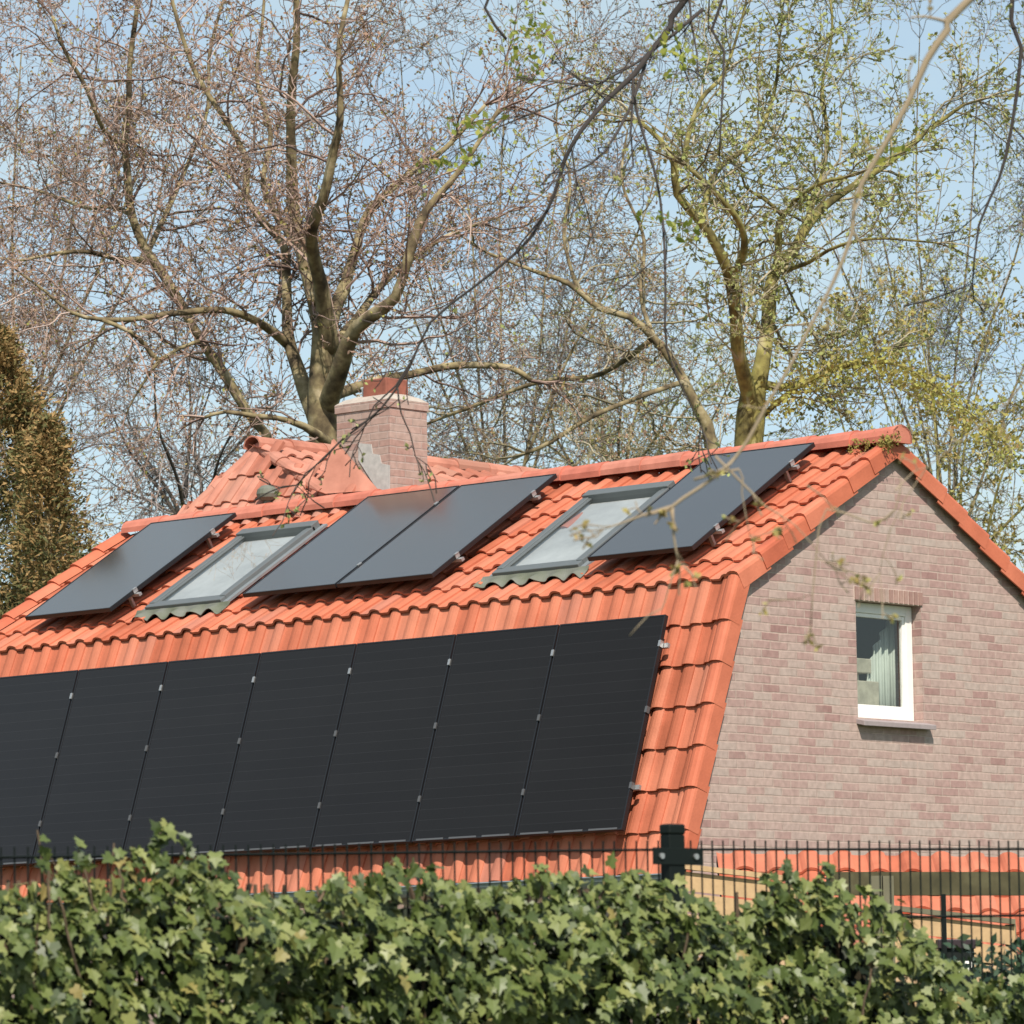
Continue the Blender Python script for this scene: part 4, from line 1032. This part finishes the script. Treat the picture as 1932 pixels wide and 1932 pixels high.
back_tree(45, 40, 0, 120, 72, 'pinkish bare tree far behind the brown conifer', BARK1, TWP, BUP, n=7, spread=420, r0=12, vfork=900, budn=.7, gap=.5, L1=(1.6,3.2))
back_tree(46, 1180, 1180, 620, 78, 'low hazy tree far behind the skylights', BARK1, TWO, BUG, n=9, spread=260, r0=12, vfork=980, budn=1.0, gap=.4, L1=(1.0,2.2))

# overhanging near tree on the right, trunk outside the frame
T = Tree(61, twig=.0022, bud_n=.5, up=-.10, budr=(.006,.014)); T.per = True; T.rs = .80
DO = 19.0
T.limb([(2600,2600,70),(2580,1500,62),(2520,600,52),(2400,-300,40),(2250,-700,30)], DO, 0)
T.limb([(2300,-600,24),(2000,-480,20,.2),(1600,-260,16,.4)]+c8([(650,-10,9,.5),(580,110,8,.5),(500,210,7.5,.4),(440,290,7,.3),(340,380,6,.2),(240,500,5.5,0),(180,610,5,0),(140,740,4.5,0),(80,860,4,0),(0,960,3.6,0)])+c7([(1800,1100,3.2,0),(1640,1230,3,0),(1560,1400,2.8,0),(1450,1560,2.6,0),(1300,1680,2.3,0),(1130,1850,1.6,0)]), DO, 1.0, lscale=.33)
T.limb(c8([(485,250,4.5,.4),(430,410,3.6,.2),(330,580,3.2,0),(230,650,2.4,-.1)]), DO, .5, lscale=.25)
T.limb(c8([(440,330,4,.3),(455,430,3.5,.3),(515,620,3.2,.2),(545,760,3,.2),(562,950,3,.1),(565,1150,2.8,0),(570,1330,2.5,0),(640,1500,2,0),(700,1620,1.2,0)]), DO, .6, lscale=.25)
T.limb([(2350,-400,20),(2100,-150,12,-.4)]+c8([(1890,-20,6,-.5),(1925,180,5,-.5),(1890,480,4.2,-.5),(1840,680,3.6,-.5),(1760,860,3,-.5),(1735,1080,2,-.5)]), DO, .8, lscale=.35)
T.limb([(2250,-500,12),(1750,-330,9,.3)]+c8([(790,-20,4,.3),(790,200,3.2,.3),(780,420,2.4,.2),(770,600,1.6,.2)]), DO, .6, lscale=.25)
T.limb(c7([(1932,150,3.5),(1850,30,3.5),(1900,-60,4)]), DO, .0)
T.limb(c2([(540,20,2.6),(420,220,2.4),(300,330,1.8),(220,520,1.2)]), DO, .5, lscale=.2)
T.limb(c2([(430,230,2.2),(450,370,1.8),(500,480,1.6),(530,610,1.2)]), DO, .4, lscale=.2)
T.limb([(1325,20,5,.5),(1200,120,3,.4),(1060,190,2.4,.3),(940,240,1.8,.2),(830,300,1.2,.1)], DO, 1.2, lscale=.25)
T.grow_all(L1=(.5,1.6), gap=.13)
yl = [leaf_cloud(T, p, DO, n, sp, (.010,.024), .12) for p, n, sp in ((((800,300),(870,300),(900,295)), 60, 14), (((850,235),(930,230)), 40, 16), (((960,60),(1010,40),(1000,130)), 130, 30), (((1240,60),(1300,90),(1290,120)), 70, 26), (((1250,400),(1300,440)), 40, 20), (((1640,250),(1700,290)), 60, 26))]
ot = T.finish('overhanging_tree', at(2600,2110,DO), 'near tree whose dark drooping branches cross the top centre of the photo', 'tree', None, BARKD, mat('twig_dark', ramp=[(0,(.02,.016,.015)),(.6,(.045,.036,.033)),(1,(.09,.07,.06))], island=True, rough=.9), BUG)
YL = mat('leaf_fresh', ramp=[(0,(.16,.19,.03)),(.5,(.28,.32,.05)),(1,(.38,.36,.07))], island=True, rough=.6, trans=.4)
for m in yl: m.build('leaf_cluster', YL, ot)

T = Tree(71, twig=.0016, bud_n=.9, up=-.05, budr=(.004,.011)); T.per = True; T.rs = .80
DN = 11.0
T.limb([(3300,2110,90),(3200,900,80),(3000,-300,60),(2700,-700,45)], DN, 0)
T.limb([(2800,-650,30),(2300,-350,20)]+c8([(1740,-20,10),(1640,110,9.5),(1560,230,8.5),(1500,370,7.5),(1420,520,6.5),(1350,640,6),(1290,760,5.5),(1280,880,5),(1240,1000,5),(1180,1130,4.5),(1100,1280,4.2),(1040,1400,4),(960,1530,4),(880,1680,4),(780,1800,4)])+[(1290,940,4.2),(1265,960,4)], DN, .45, lscale=.13)
T.limb([(1270,955,3.6),(1215,972,3),(1180,985,2.4),(1140,998,1.6)], DN, 1, lscale=.12)
T.limb([(1270,955,3.6),(1272,1010,3),(1280,1058,2)], DN, 1, lscale=.1)
T.limb([(1310,905,3.5),(1395,885,2.5),(1400,930,1.5),(1415,1010,1)], DN, 1, lscale=.1)
T.limb([(1350,860,3),(1420,930,2.6),(1445,955,2),(1500,990,1.4),(1560,1060,1)], DN, 1, lscale=.12)
T.limb([(1700,900,1.2),(1690,960,2),(1640,985,2.2),(1560,960,2),(1540,1050,2),(1530,1180,1.4)], DN, 1, lscale=.12)
T.limb([(2100,500,2.4),(1900,760,1.7),(1750,880,1.4),(1680,1000,1.2),(1660,1080,.8)], DN, .8, lscale=.12)
T.limb([(1280,1056,2),(1262,1110,1.6),(1250,1148,1.4),(1225,1160,1.4),(1188,1200,1.2)], DN, 0)
T.grow_all(L1=(.5,1.4), gap=.07)
T.finish('overhanging_tree', at(3300,2110,DN), 'nearest tree whose pale brown twig hangs down in front of the right skylight and gable', 'tree', None, mat('bark_tan', ramp=[(.32,(.07,.05,.03)),(.5,(.15,.11,.07)),(.7,(.25,.20,.14))], nscale=9, rough=.95, bump=.9, bscale=20), mat('twig_tan', ramp=[(0,(.24,.18,.115)),(1,(.36,.28,.19))], island=True, rough=.9), BUY)

# ------------------------------------------------------------------ conifer and shrubs on the left
def conifer(name, u, vtop, hw, d, seed, label, cols, N=9000, cat='conifer', group=None):
    rg = random.Random(seed); c = at(u, 2110, d); c = V((c.x,c.y,0)); top = at(u, vtop, d).z; W_ = hw*d/FPX
    t = thing(name, c, label, cat, group)
    m = MB(); m.tube([c, V((c.x,c.y,top*.5)), V((c.x,c.y,top-.2))], [.16,.1,.02], 8); m.build('trunk', BARK1, t)
    f = MB(); 
    clumps = []
    for i in range(260):
        z = top*(1-rg.random()**1.25); rr = W_*min(1.15, ((top-z)/2.7)**.66)*(1+.30*noise.noise(V((z*1.1,seed,0))))
        a = rg.uniform(0, 2*math.pi); q = rr*rg.uniform(.5,1.0)
        clumps.append((V((c.x+math.cos(a)*q, c.y+math.sin(a)*q, z)), V((math.cos(a),math.sin(a),.9)).normalized(), rg.uniform(.10,.38)*min(1,.35+(top-z)*.5), rg.random()))
    for i in range(N*7):
        cc, dr, sz, tone = clumps[rg.randrange(len(clumps))]
        o = V((rg.gauss(0,1),rg.gauss(0,1),rg.gauss(0,1)))*sz*.50; o.z *= 1.15
        p = cc+o
        if p.z < .1 or p.z > top+.05: continue
        a = (dr+V((rg.gauss(0,1),rg.gauss(0,1),rg.gauss(0,1)))*.55).normalized(); b = a.cross(V((rg.gauss(0,1),rg.gauss(0,1),rg.gauss(0,1)))).normalized()
        L_ = rg.uniform(.025,.10); wd = rg.uniform(.004,.011); a = (a - V((0,0,rg.uniform(0,.7)))).normalized()
        f.add([p-b*wd, p+a*L_*.5+b*wd*1.2, p+a*L_, p+a*L_*.5-b*wd*1.6], [(0,1,2,3)])
    f.build('foliage', cols, t)
    return t
CF = mat('conifer_brown', ramp=[(0,(.07,.085,.028)),(.35,(.15,.135,.045)),(.7,(.28,.18,.07)),(1,(.40,.25,.10))], island=True, ramp_noise=1.3, nscale=.9, rough=.85, trans=.15)
conifer('conifer', -10, 600, 222, 46, 5, 'tall conifer with browned bronze green foliage at the left edge', CF, 15000)
conifer('conifer', 96, 775, 92, 44, 6, 'shorter browning conifer beside the taller one at the left edge', CF, 4500)
def bush(name, u, vtop, hw, d, seed, label, colm, N=5000, ls=1.0):
    rg = random.Random(seed); c = at(u, 2110, d); c = V((c.x,c.y,0)); top = at(u, vtop, d).z; W_ = hw*d/FPX
    t = thing(name, c, label, 'bush', 'bushes behind the left end of the roof')
    f = MB(); s = MB()
    for k in range(14):
        a = rg.uniform(0,6.28); q = V((c.x+math.cos(a)*W_*.6*rg.random(), c.y+math.sin(a)*W_*.6*rg.random(), top*rg.uniform(.6,.95)))
        s.tube([c, c.lerp(q,.5)+V((0,0,.2)), q], [.03,.02,.006], 5)
    cl = [(V((c.x+rg.gauss(0,.45)*W_, c.y+rg.gauss(0,.45)*W_, top*rg.uniform(.35,.93))), rg.uniform(.15,.35)) for _ in range(90)]
    for i in range(N):
        cc, sz = cl[rg.randrange(len(cl))]; p = cc+V((rg.gauss(0,1),rg.gauss(0,1),rg.gauss(0,1)))*sz*.5
        if p.z > top: continue
        a = V((rg.gauss(0,1),rg.gauss(0,1),rg.gauss(0,1)+.4)).normalized(); b = a.cross(V((rg.gauss(0,1),rg.gauss(0,1),rg.gauss(0,1)))).normalized()
        L_ = rg.uniform(.03,.06)*ls; f.add([p-a*L_, p+b*L_*.5, p+a*L_, p-b*L_*.5], [(0,1,2,3)])
    s.build('stems', BARKD, t); f.build('foliage', colm, t)
BG = mat('bush_leaf', ramp=[(0,(.035,.045,.014)),(.5,(.09,.08,.03)),(1,(.16,.12,.045))], island=True, ramp_noise=.8, nscale=1.2, rough=.7, trans=.15)
bush('bush', 175, 985, 70, 48, 8, 'low brown green bush between the conifer and the left roof corner', BG, 16000)
bush('bush', 60, 1010, 90, 47.5, 9, 'brown bush at the foot of the conifer, left of the roof', BG, 9000)
# evergreen clump at the lower right behind the ivy
bush('bush', 1925, 1768, 42, 16.5, 10, 'dark green bush behind the mesh fence in the lower right corner', mat('dark_leaf', ramp=[(0,(.012,.03,.014)),(.6,(.03,.06,.03)),(1,(.06,.09,.04))], island=True, rough=.4), 9000, .45)
